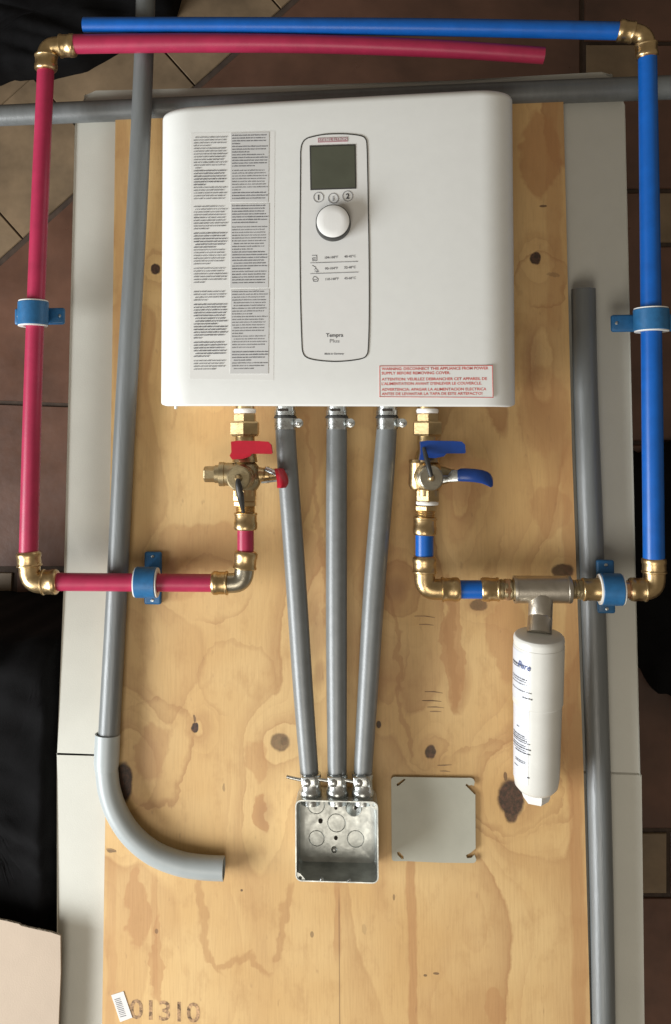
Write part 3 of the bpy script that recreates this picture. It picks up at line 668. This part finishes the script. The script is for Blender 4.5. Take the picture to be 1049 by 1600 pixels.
# clamps
def clamp(label, c, axis, z, zb, L, wo, base_len, base_w, group='blue pipe clamps'):
    """c px; axis 'x' or 'y' of the pipe; zb: height of the foot's underside"""
    C_ = P(*c, z); s = W(1, *c, z); root = thing('pipe_clamp', label, 'pipe clamp', Vector((C_.x, C_.y, zb)), group)
    ax = Vector((1, 0, 0)) if axis == 'x' else Vector((0, 1, 0)); sd = Vector((0, 1, 0)) if axis == 'x' else Vector((1, 0, 0))
    Lm = L*s; ro = wo*s/2; ri = ro*.80
    b = bmesh.new(); lathe(b, C_-ax*Lm/2, ax, [(0, ri), (0, ro-.0008), (.0008, ro), (Lm-.0008, ro), (Lm, ro-.0008), (Lm, ri)], 40, cap=False)
    b2 = bmesh.new(); part('ring', b, 'clamp_blue', root); b2.free()
    b = bmesh.new(); lathe(b, C_-ax*(Lm/2+.0014), ax, [(.002, ri*.80), (0, ri*.80), (0, ro*.955), (.0016, ro*.96), (.0016, ri), (Lm+.0012, ri), (Lm+.0012, ro*.96), (Lm+.0028, ro*.955), (Lm+.0028, ri*.80), (.002, ri*.80)], 40, cap=False); part('liner', b, 'white_pl', root)
    # foot plate with two ears
    b = bmesh.new(); cc = Vector((C_.x, C_.y, zb+.0040)); box(b, cc, ax*base_w*s/2, sd*base_len*s/2, Vector((0, 0, .0040))); foot = part('foot', bevel(b, .0028, 3), 'clamp_blue', root)
    top = z-ro*.93
    if top > zb+.008:
        b = bmesh.new(); box(b, Vector((C_.x, C_.y, (top+zb+.008)/2)), ax*base_w*s*.42, sd*ro*.62, Vector((0, 0, (top-zb-.008)/2))); part('neck', b, 'clamp_blue', root)
    for q in (-1, 1):
        b = bmesh.new(); lathe(b, cc+sd*q*(base_len*s/2-.006)+Vector((0, 0, .0040)), Vector((0, 0, 1)), [(0, .0022), (.0007, .0020), (.0010, .0010)], 14); part('screw', b, 'zinc', foot)
clamp('blue clamp round the upright crimson pipe at the far left', (52, 490), 'y', .050, .018, 36, 47, 80, 26)
clamp('blue clamp with both feet showing on the level crimson pipe', (229, 910), 'x', .046, .0, 33, 48, 84, 28)
clamp('blue clamp round the upright blue pipe at the far right', (1018, 500), 'y', .052, .018, 34, 54, 104, 28)
clamp('blue clamp over brass fittings near the lower right elbow', (955, 921), 'x', .046, .0165, 33, 51, 86, 28)

# ------------------------------------------------------------------ valves
def valve(label, x0, mat, hot):
    root = thing('service_valve', label, 'valve', P(x0, 745, 0))
    z = .046; s = W(1, x0, 745, z); up = Vector((0, 0, 1)); dn = Vector((0, -1, 0)); rt = Vector((1, 0, 0))
    def seg(name, ya, yb, prof, mat_, n_=32, dx=0):
        a, e = P(x0+dx, ya, z), P(x0+dx, yb, z); L = (e-a).length; b = bmesh.new()
        lathe(b, a, e-a, [(t*L, w_*s/2) for t, w_ in prof], n_, phase=(math.pi/6 if n_ == 6 else 0)); return part(name, b, mat_, root, angle=28 if n_ == 6 else 38)
    seg('nipple', 624, 648, [(0, 30), (1, 30)], 'brass'); seg('thread_tape', 639, 646, [(0, 33), (.3, 35), (.6, 35), (1, 33)], 'tape')
    seg('upper_hex', 646, 661, hexp(37), 'brass', 6); seg('union_nut', 659, 682, [(0, 46), (.1, 49), (.85, 49), (1, 42)], 'brass', 6)
    seg('neck', 680, 722, [(0, 31), (.55, 31), (.6, 34), (1, 40)], 'brass')
    # cast body
    c = P(x0, 745, z); b = bmesh.new(); bmesh.ops.create_uvsphere(b, u_segments=32, v_segments=18, radius=1)
    for v in b.verts: v.co = Vector((c.x+v.co.x*s*26, c.y+v.co.y*s*29, c.z+v.co.z*s*25))
    part('body', b, 'brass_dull' if hot else 'brass', root)
    seg('lower_neck', 765, 775, [(0, 36), (1, 36)], 'brass'); seg('lower_hex', 764, 784, hexp(39), 'brass', 6)
    if not hot: seg('thread_tape', 783, 789, [(0, 33), (.3, 35), (.7, 35), (1, 33)], 'tape')
    # front bonnet pointing out of the board
    lean = Vector((-.06, 0, 1)) if hot else Vector((.02, 0, 1))
    b = bmesh.new(); r = s*17.5; lathe(b, c+up*.008, lean, [(0, r*1.05), (.020, r*1.05), (.022, r*.9), (.030, r*.9), (.0305, r*1.06), (.040, r*1.06), (.0415, r*.94), (.0415, r*.34), (.043, r*.3)], 36); bon = part('bonnet', b, 'bronze_steel' if not hot else 'brass_dull', root)
    t = c+up*.008+lean.normalized()*.043
    b = bmesh.new(); lathe(b, t-up*.002, lean, [(0, .0035), (.006, .0035), (.0078, .0016)], 16); part('stem', b, 'brass', bon)
    # dark strap hanging off the bonnet
    b = bmesh.new()
    st_ = [t+Vector((0, 0, .003)), t+Vector((.001, -.008, .006)), t+Vector((.003, -.020, .004)), t+Vector((.004, -.032, -.004)), t+Vector((.005, -.042, -.010))] if hot else [t+Vector((0, 0, .003)), t+Vector((-.003, .012, .004)), t+Vector((-.006, .026, -.002)), t+Vector((-.008, .036, -.01))]
    ps = bez(st_, 5); sweep(b, ps, [.0022+.0022*math.sin(math.pi*min(1, i/(len(ps)-1)*1.1))*(1 if hot else .4) for i in range(len(ps))], 10); part('tether', b, 'dark_plastic', bon)
    # upper lever: bent flat handle across the neck
    zl = .086
    if hot: pts_ = [(361, 690), (372, 688.5), (405, 689), (419, 690), (424, 695), (426, 708), (424, 709.5), (400, 709), (380, 709), (362, 710)]
    else: pts_ = [(657, 690), (668, 688.5), (708, 689), (722, 690), (727, 695), (728, 707), (726, 708.5), (704, 708.5), (680, 709), (658, 710)]
    b = bmesh.new(); poly(b, px(pts_, zl), [], zl-.009, zl); bmesh.ops.bevel(b, geom=[e_ for e_ in b.edges if all(v.co.z > zl-.0001 for v in e_.verts) and len(e_.link_faces) == 2 and e_.calc_face_angle(0) > .5], offset=.0018, segments=3, affect='EDGES')
    part('lever', b, mat, root)
    hb = [(362, 706), (396, 706), (391, 713), (380, 717), (363, 718), (359, 712)] if hot else [(658, 706), (700, 706), (694, 713), (680, 716), (667, 715), (664, 719), (656, 719)]
    b = bmesh.new(); poly(b, px(hb, zl-.010), [], zl-.022, zl-.010); bmesh.ops.bevel(b, geom=[e_ for e_ in b.edges if all(v.co.z > zl-.0101 for v in e_.verts) and len(e_.link_faces) == 2 and e_.calc_face_angle(0) > .5], offset=.002, segments=3, affect='EDGES'); part('lever_base', b, mat, root)
    b = bmesh.new(); lathe(b, P(x0, 707, z), Vector((0, 0, 1)), [(0, .009), (.012, .009), (.013, .007), (.016, .007)], 24); part('lever_post', b, 'brass_dull', root)
    # side branch with drain handle
    if hot:
        a = P(x0+18, 742, z); b = bmesh.new(); lathe(b, a, rt, [(0, s*26/2), (s*12, s*22/2), (s*14, s*26/2), (s*20, s*26/2), (s*21, s*20/2), (s*32, s*19/2)], 28); part('drain_branch', b, 'brass', root)
        b = bmesh.new(); q = [P(416, 733, .062), P(428, 738, .066), P(436, 742, .072)]; sweep(b, bez(q, 4), [.0035]*9, 10); box(b, P(425, 752, .060), Vector((.013, .0015, 0)), Vector((0, .0012, 0)), Vector((0, 0, .004))); part('handle_plate', b, 'zinc', root)
        b = bmesh.new(); ps = bez([P(436, 732, .064), P(440, 742, .075), P(442, 754, .082), P(440, 762, .084)], 6)
        rr = []
        for i, p in enumerate(ps):
            w1 = .0055+.0020*math.sin(math.pi*i/(len(ps)-1)); rr.append([p+Vector((w1*math.cos(a_), 0.0*math.sin(a_), .012*math.sin(a_))) for a_ in [2*math.pi*k/16 for k in range(16)]])
        rings(b, rr); part('drain_handle', b, mat, root, label='red grip of the drain handle')
        # left port with square plug
        a = P(x0-16, 741, z); b = bmesh.new(); lathe(b, a, -rt, [(0, s*36/2), (s*15, s*36/2), (s*16, s*38/2), (s*24, s*38/2), (s*25, s*28/2), (s*31, s*28/2)], 30); part('relief_port', b, 'brass_dull', root)
        b = bmesh.new(); lathe(b, P(x0-47, 741, z), -rt, [(-.002, s*25/2), (s*15, s*25/2), (s*17, s*22/2)], 6); part('plug', b, 'brass_dull', root, angle=25)
    else:
        a = P(x0+16, 743, z); b = bmesh.new(); lathe(b, a, rt, [(0, s*32/2), (s*10, s*28/2), (s*22, s*20/2), (s*26, s*20/2)], 28); part('drain_branch', b, 'brass_dull', root)
        def strip(pp, hw, th):                                       # flat bent bar: centre line px, half width px
            b = bmesh.new(); rr = []
            for (x, y, zz), h_ in zip(pp, hw):
                p = P(x, y, zz); k = h_*s; rr.append([p+Vector((0, k*math.cos(a_), th*math.sin(a_))) if abs(math.cos(a_)) < .999 else p+Vector((0, k*math.cos(a_), 0)) for a_ in [2*math.pi*j/20 for j in range(20)]])
            rings(b, rr); return b
        part('handle_plate', strip([(683, 750, .064), (700, 748, .066), (706, 744, .068), (720, 743, .068)], [7, 5, 9, 9], .0012), 'zinc', root)
        pp = [(715, 743, .069), (716.5, 742.5, .0695), (720, 742, .070), (728, 742, .071), (742, 743, .071), (754, 745, .069), (762, 748, .066), (767, 751, .062), (770, 753, .059)]
        b_ = strip(pp, [7, 9, 10, 10.2, 10.3, 10.5, 11, 10.5, 7], .0036); part('drain_handle', b_, mat, root, label='blue bent grip of the drain handle')
        b = bmesh.new(); lathe(b, P(655, 718, z), dn, [(0, s*30/2), (s*5, s*33/2), (s*8, s*30/2), (s*40, s*34/2), (s*46, s*28/2)], 30); part('side_lobe', b, 'brass', root)
    return root
valve('brass service valve with a red lever, left of the grey flexible conduits', 383, 'lever_red', True)
valve('brass service valve with blue levers, right of the grey flexible conduits', 668, 'lever_blue', False)

# ------------------------------------------------------------------ flexible conduits and connectors
flex = [([(446, 664, .045, 31.5), (449, 720, .045, 32), (462, 900, .042, 32.5), (474, 1080, .038, 31.5), (484, 1212, .034, 29)], 'left'),
        ([(526.5, 664, .045, 32), (526, 800, .044, 33), (526, 1000, .040, 33), (527, 1212, .034, 30)], 'middle'),
        ([(605, 664, .045, 31.5), (598, 760, .044, 34), (585, 920, .041, 34), (575, 1080, .037, 32), (567, 1212, .034, 29)], 'right')]
for pts, wh in flex:
    pipe('flexible_conduit', {'left': 'grey flexible conduit bending in from the left to the metal box', 'middle': 'straight upright grey conduit between two leaning ones', 'right': 'grey flexible conduit leaning in from the right to the metal box'}[wh], 'conduit', pts, 'liquid', group='conduits between heater and junction box', n_=14)
for (x, lug, lb) in ((446, 467, 'left'), (526.5, 548, 'middle'), (605, 629, 'right')):
    z = .045; s = W(1, x, 660, z)
    root = thing('conduit_connector', 'zinc clamp connector under the heater on the %s grey conduit' % lb, 'connector', P(x, 655, z), 'connectors under the heater')
    A_ = P(x, 624, z); dn = Vector((0, -1, 0))
    b = bmesh.new(); lathe(b, A_, dn, [(0, s*31/2), (s*17, s*31/2), (s*17.5, s*34/2), (s*25, s*34/2), (s*26, s*32/2)], 32); sl = part('sleeve', b, 'zinc', root)
    b = bmesh.new(); c = P(x-2 if lb != 'right' else x, 641, z); box(b, c+Vector((0, 0, s*15.6)), Vector((s*8, 0, 0)), Vector((0, s*2.2, 0)), Vector((0, 0, .0012))); part('slot', bevel(b, .0006), 'hole', sl)
    b = bmesh.new(); lathe(b, P(x, 650, z), dn, [(0, s*32/2), (.0006, s*36/2), (s*3.5, s*36/2), (s*4, s*32/2)], 32); part('gasket', b, 'dark_plastic', root)
    b = bmesh.new(); lathe(b, P(x, 652.5, z), dn, [(0, s*31/2), (0, s*33.6/2), (s*18.5, s*34/2), (s*18.5, s*31/2)], 36); part('band', b, 'zinc', root)
    b = bmesh.new(); lc = P(lug, 661, z+.006)
    box(b, P((x+lug)/2+3, 660.5, z+.002), Vector((s*7, 0, 0)), Vector((0, s*6.5, 0)), Vector((0, 0, .0035)))
    lathe(b, lc-Vector((0, 0, .010)), Vector((0, 0, 1)), rprof(.014, s*7.0), 20); lg = part('lug', b, 'zinc', root)
    b = bmesh.new(); lathe(b, lc+Vector((0, 0, .0035)), Vector((0, 0, 1)), [(0, s*4.4), (.0025, s*4.2), (.0036, s*2.6), (.0037, s*1.0), (.0026, s*.8)], 16); part('screw', b, 'zinc', lg)
# lower squeeze connectors
for i, (x, lb, tip, root_) in enumerate(((485.5, 'left', (448, 1213.5), (480, 1221)), (527, 'middle', (492, 1216.5), (520, 1221)), (566.5, 'right', (536, 1218), (556, 1222)))):
    z = .034; s = W(1, x, 1222, z)
    root = thing('box_connector', 'shiny squeeze connector above the junction box on the %s conduit' % lb, 'connector', P(x, 1225, 0), 'squeeze connectors on the junction box')
    b = bmesh.new(); lathe(b, P(x, 1207, z), Vector((0, -1, 0)), [(0, s*28/2), (.0004, s*34/2), (s*8, s*33/2), (s*10, s*31/2), (s*24, s*32/2), (s*26, s*35/2), (s*32, s*36/2), (s*35, s*33/2), (s*48, s*30/2)], 30); part('throat', b, 'zinc', root)
    b = bmesh.new(); box(b, P(x-3, 1221, z+s*17), Vector((s*11, s*1.5, .001)), Vector((-s*1, s*8, 0)), Vector((0, 0, .0035))); part('saddle', bevel(b, .0016), 'zinc', root)
    b = bmesh.new(); sweep(b, [P(*tip, z+s*15), P(*root_, z+s*17)], .0021, 12); bo = part('bolt', b, 'zinc', root)
    b = bmesh.new(); lathe(b, P(x-5, 1222.5, z+s*19), Vector((.1, -.1, 1)), [(0, s*6), (.0024, s*6), (.0040, s*3.6), (.0044, s*1)], 14); part('bolt_head', b, 'zinc', root)
    b = bmesh.new(); sweep(b, bez([P(x+2, 1212, z+s*16.5), P(x+10, 1219, z+s*17), P(x+11, 1229, z+s*15)], 5), [s*2.3]*11, 8); part('strap', b, 'galv', root)
    b = bmesh.new(); lathe(b, P(x+4, 1217, z+s*15), Vector((0, 0, 1)), [(0, s*3.4), (.0034, s*3.4), (.0034, s*1.6)], 12); part('hole_rim', b, 'hole', root)

# ------------------------------------------------------------------ junction box
jb = thing('junction_box', 'open galvanised square box at the foot of the three conduits', 'junction box', P(526, 1300, 0))
ZB = .054
def rrect(x0, y0, x1, y1, r, skew=0.0, k=6):                        # rounded rectangle in world units
    out = []
    for (cx_, cy_, a0) in ((x1-r, y1-r, 0), (x0+r, y1-r, 90), (x0+r, y0+r, 180), (x1-r, y0+r, 270)):
        for i in range(k+1):
            a = math.radians(a0+90*i/k); out.append((cx_+r*math.cos(a), cy_+r*math.sin(a)))
    return out
tlb, brb = P(461.5, 1249, ZB), P(592, 1382, ZB); bx0, bx1, by1, by0 = tlb.x, brb.x, tlb.y, brb.y
b = bmesh.new(); rs = []
def rr_(ins, z, r): return [Vector((x, y+(0.0016*(0.5-(x-bx0)/(bx1-bx0)))*-1, z)) for x, y in rrect(bx0+ins, by0+ins, bx1-ins, by1-ins, r)]
prof = [(.006, .0012, .006), (.0015, .0022, .008), (.0004, .008, .009), (0, .05, .0075), (0, ZB, .0075), (.0014, ZB, .006), (.0018, .012, .006), (.0035, .0050, .005), (.009, .0032, .004)]
vs = rings(b, [rr_(*q) for q in prof], cap=True)
part('shell', b, 'galv', jb)
for k_, (x, y, r, op) in enumerate(((495, 1310, 12.5, 0), (526, 1286, 14.5, 0), (556, 1311, 13.5, 0), (494, 1258, 14, 0), (553, 1262, 13, 1))):
    c = P(x, y, .0035); r *= W(1, x, y, .0035); b = bmesh.new()
    lathe(b, c-Vector((0, 0, .0012)), Vector((0, 0, 1)), [(0, r), (.0010, r), (.0015, r-.0005), (.0009, r-.0010), (.0011, r*.5), (.0012, .0003)] if not op else [(0, r), (.0016, r), (.006, r-.0012), (.004, r-.004), (.002, r*.4), (.0017, .0003)], 30)
    ko = part('knockout', b, 'galv', jb)
for (x, y, r, mt) in ((525, 1309.5, 3, 'hole'), (555.5, 1262, 2.2, 'hole'), (525, 1262.5, 2.6, 'hole'), (501, 1283, 3.6, 'hole')):
    b = bmesh.new(); lathe(b, P(x, y, .0038), Vector((0, 0, 1)), [(0, r*.0008), (.0006 if (x, y) != (555.5, 1262) else .003, r*.0008)], 14); part('screw_hole', b, mt, jb)
b = bmesh.new(); lathe(b, P(522.5, 1327.5, .0036), Vector((0, 0, 1)), [(0, .0040), (.002, .0036), (.0030, .0022), (.0031, .0004)], 18); part('ground_screw', b, 'zinc', jb)
for (x, y) in ((503, 1372), (546, 1374)):
    b = bmesh.new(); c = P(x, y, ZB-.004); lathe(b, c+Vector((0, -.001, 0)), Vector((0, 1, .3)), [(0, .0028), (.0012, .0022), (.002, .0006)], 12); part('rivet', b, 'zinc', jb)
for (x, y, sx, sy) in ((470.5, 1370.5, .8, .8), (583, 1258.5, -.8, -.8)):
    c = P(x, y, ZB-.0015); b = bmesh.new(); poly(b, [c+Vector((-.0055*sx, -.003*sy, 0)), c+Vector((-.003*sx, -.0055*sy, 0)), c+Vector((.008*sx, -.0058*sy, 0)), c+Vector((.005*sx, -.001*sy, 0)), c+Vector((-.001*sx, .005*sy, 0)), c+Vector((-.0058*sx, .007*sy, 0))], [[c+Vector((.0022*math.cos(a)-.001*sx, .0022*math.sin(a)-.001*sy, 0)) for a in [k*math.pi/5 for k in range(10)]]], ZB-.003, ZB-.0014); part('corner_tab', b, 'galv', jb, smooth=False)

# ------------------------------------------------------------------ cover plate
b = bmesh.new(); zc = .0045
def arc(cx_, cy_, r, a0, a1, k=5): return [(cx_+r*math.cos(math.radians(a0+(a1-a0)*i/k)), cy_+r*math.sin(math.radians(a0+(a1-a0)*i/k))) for i in range(k+1)]
outl = arc(616.5, 1219, 5, 180, 270) + [(722, 1215.5)] + arc(735, 1222.5, 7, 270, 355) + [(741, 1228), (737, 1226.5), (733, 1227.5), (729.5, 1224.5), (727.5, 1227), (742, 1241.5)] + \
       [(743, 1241), (743.5, 1326)] + [(735, 1333), (728.5, 1336), (730, 1341), (737, 1340.5), (742, 1336)] + arc(739, 1343, 5.5, 0, 90) + [(690, 1348), (635, 1345.5)] + arc(617, 1341, 4.5, 90, 180)
holes = [[(620, 1225), (631.5, 1216.8), (634.5, 1218), (623.5, 1227.5), (620.5, 1228.5)], [(620.5, 1331.5), (624, 1331), (631, 1338.5), (631, 1342), (628, 1342.5), (621.5, 1335.5)]]
poly(b, px(outl, zc), [px(h, zc) for h in holes], zc-.0016, zc)
cp = part('cover_plate', b, 'plate', None, smooth=False); cp['label'] = 'flat grey metal box lid with notched corners lying on the plywood'; cp['category'] = 'cover plate'

# ------------------------------------------------------------------ filter cartridge
fc = thing('filter_cartridge', 'white cylindrical filter cartridge hanging below the metal tee', 'filter', P(842, 1110, 0))
A_ = P(842.5, 991, .072); B_ = P(838, 1236, .033); d = B_-A_; L = d.length; d.normalize(); s = W(1, 842, 1100, .048)
r = s*39/1.0
prof = [(.0, r*.30), (.0002, r*.86), (.0012, r*.94), (.0030, r*.985), (.0060, r*1.0), (.0105, r*.985), (.0120, r*.985), (.0125, r*1.0), (L*.42, r*.99), (L*.43, r*.95), (L*.80, r*.925), (L*.90, r*.915), (L*.955, r*.86), (L*.985, r*.70), (L*.995, r*.55)]
b = bmesh.new(); lathe(b, A_, d, prof, 56); can = part('canister', b, 'filter', fc, angle=30)
b = bmesh.new(); lathe(b, A_+d*(L*.98), d, [(0, r*.56), (L*.05, r*.56), (L*.075, r*.50), (L*.082, r*.4)], 6, phase=.3); part('outlet_cap', b, 'white_pl', fc, angle=25)
# curved label on the left-front of the canister
u_, v_ = frame(d)
lf = Vector((-1, 0, 0)); lf = (lf-d*lf.dot(d)).normalized(); fr_ = d.cross(lf); fr_ = fr_ if fr_.z > 0 else -fr_
def can_r(t):
    for (t0, r0_), (t1, r1_) in zip(prof[:-1], prof[1:]):
        if t0 <= t <= t1: return r0_+(r1_-r0_)*(t-t0)/max(1e-9, t1-t0)
    return r
def can_pt(t, a, lift): return A_ + d*(t*L) + (lf*math.cos(a)+fr_*math.sin(a))*(can_r(t*L)+lift)   # a: 0 = left, pi/2 = facing out
def can_sheet(t0, t1, a0, a1, lift, nt_=14, na=16):
    b = bmesh.new(); g = [[b.verts.new(can_pt(t0+(t1-t0)*i/nt_, a0+(a1-a0)*j/na, lift)) for j in range(na+1)] for i in range(nt_+1)]
    for i in range(nt_):
        for j in range(na): b.faces.new((g[i][j], g[i][j+1], g[i+1][j+1], g[i+1][j]))
    return b
flb = part('paper_label', can_sheet(.075, .90, -.9, 1.02, .0003), 'filter_label', fc)
rnd = random.Random(11)
def can_bar(b, t, h, a0, a1, lift=.0006, slope=0.0):
    n_ = 8; g = [[b.verts.new(can_pt(t+k*h+slope*j/n_, a0+(a1-a0)*j/n_, lift)) for j in range(n_+1)] for k in (0, 1)]
    for j in range(n_): b.faces.new((g[0][j], g[0][j+1], g[1][j+1], g[1][j]))
b = bmesh.new()
for (t, h, a0, a1) in ((.150, .010, .05, .78), (.168, .005, .05, .62), (.235, .005, .05, .95), (.250, .004, .05, .90), (.268, .004, .05, .95), (.310, .004, .05, 1.15), (.345, .007, .75, 1.16),
                       (.545, .005, .4, .55), (.595, .005, .05, .85), (.608, .004, .05, .95), (.620, .007, .05, .95), (.634, .004, .1, 1.1), (.655, .004, .1, .9), (.668, .006, .05, 1.12), (.684, .004, .1, .95), (.697, .006, .3, 1.12),
                       (.755, .004, .3, .9), (.765, .004, .3, .92), (.80, .004, .2, .5), (.845, .008, .98, 1.10)):
    n_ = 1; a = a0
    while a < a1:
        w_ = rnd.uniform(.05, .16); can_bar(b, t, h*rnd.uniform(.9, 1.35), a, min(a1, a+w_)); a += w_+.02
part('label_print', b, 'ink', flb, smooth=False, recalc=False, kind='stuff')
tb = text_bm('Pure', 1, 0, 0, 0, bold=.02)
xs = [v.co.x for v in tb.verts]; x0, x1 = min(xs), max(xs); ys = [v.co.y for v in tb.verts]; y0_, yh = min(ys), max(ys)
for v in tb.verts:
    q = (v.co.x-x0)/(x1-x0); h_ = (v.co.y-y0_)/(yh-y0_); v.co = can_pt(.170+.018*q*0-.040*h_+q*.008, .50+q*.56+h_*.06, .0007)
part('handwriting', tb, 'ink_blue', flb, smooth=False)

# ------------------------------------------------------------------ things around the table
cb = thing('cardboard_sheet', 'plain beige cardboard sheet with a torn top edge at lower left', 'cardboard', P(20, 1600, .008))
zt = .012
top = [(-200, 1392), (-60, 1420), (0, 1437), (14, 1440), (30, 1444), (34, 1447), (60, 1453), (80, 1457), (94.5, 1462), (95, 1520), (90, 1640), (88, 1800), (-200, 1800)]
b = bmesh.new(); poly(b, px(top, zt), [], zt-.004, zt); part('board', b, 'card', cb, smooth=False)
b = bmesh.new(); tp = top[2:9]
for (x0, y0), (x1, y1) in zip(tp[:-1], tp[1:]):
    k = 6
    for i in range(k):
        xa, ya = x0+(x1-x0)*i/k, y0+(y1-y0)*i/k; xb, yb = x0+(x1-x0)*(i+1)/k, y0+(y1-y0)*(i+1)/k; o1, o2 = rnd.uniform(.4, 2.2), rnd.uniform(.4, 2.2)
        poly(b, px([(xa, ya-o1), (xb, yb-o2), (xb, yb+.6), (xa, ya+.6)], zt-.001), [], zt-.003, zt-.0005)
part('torn_edge', b, 'card_edge', cb, smooth=False)

def cloth(name, label, cat, outline, z, hgt, seed, amp=.012, res=46):
    """lumpy soft body filling a plan outline (photo px) from the floor up"""
    pts = [Vector((p.x, p.y)) for p in px(outline, z)]
    cen = sum(pts, Vector((0, 0)))/len(pts)
    xs = [p.x for p in pts]; ys = [p.y for p in pts]
    # dense boundary
    bd = []
    for i in range(len(pts)):
        a, c = pts[i], pts[(i+1) % len(pts)]; k = max(2, int((c-a).length/.012))
        for j in range(k): bd.append(a.lerp(c, j/k))
    b = bmesh.new(); rs = []
    for lv in range(0, 26):
        t = lv/25                                                    # 0 floor rim .. 1 centre
        row = []
        for q in bd:
            dvec = (cen-q); ed = dvec.length
            if t < .24: sc_ = 0.0; zz = ZF + (z-ZF-.03)*(t/.24)
            else: sc_ = (t-.24)/.76; zz = z-.03 + hgt*(1-(1-min(1, sc_*5))**2)
            p = q + dvec*sc_*.985
            ns = noise.noise(Vector((p.x*5, p.y*9, seed)))*amp*1.6 + noise.noise(Vector((p.x*16+p.y*9, p.y*20-p.x*6, seed+7)))*amp*.8 + abs(noise.noise(Vector((p.x*9+p.y*24, p.y*6, seed+3))))*amp*1.3
            off = noise.noise(Vector((q.x*30, q.y*30, seed)))*.006
            row.append(Vector((p.x+off*(1-sc_), p.y+off*(1-sc_), zz + (ns if t > .2 else 0))))
        rs.append(row)
    rings(b, rs); o = part(name, b, 'cloth', None, angle=80); o['label'] = label; o['category'] = cat; return o
cloth('black_bag', 'black soft bag with a slanting edge in the top left corner', 'bag', [(-260, -200), (330, -200), (262, 0), (205, 35), (120, 85), (62, 100), (0, 100), (-260, 205)], -.42, .03, 2.0)
cloth('black_cloth', 'black cloth heap on the left beneath the crimson loop', 'cloth', [(-260, 1000), (20, 1010), (60, 1004), (86, 1010), (83, 1200), (82, 1700), (-260, 1700)], -.026, .03, 5.0, amp=.009)
cloth('black_cloth', 'black cloth with a ragged lower edge at the right border', 'cloth', [(990, 700), (1010, 706), (1060, 690), (1240, 690), (1240, 1200), (1080, 1115), (1049, 1086), (1036, 1084), (1022, 1066), (1012, 1052), (990, 1046), (930, 1040), (930, 700)], -.45, .03, 9.0)
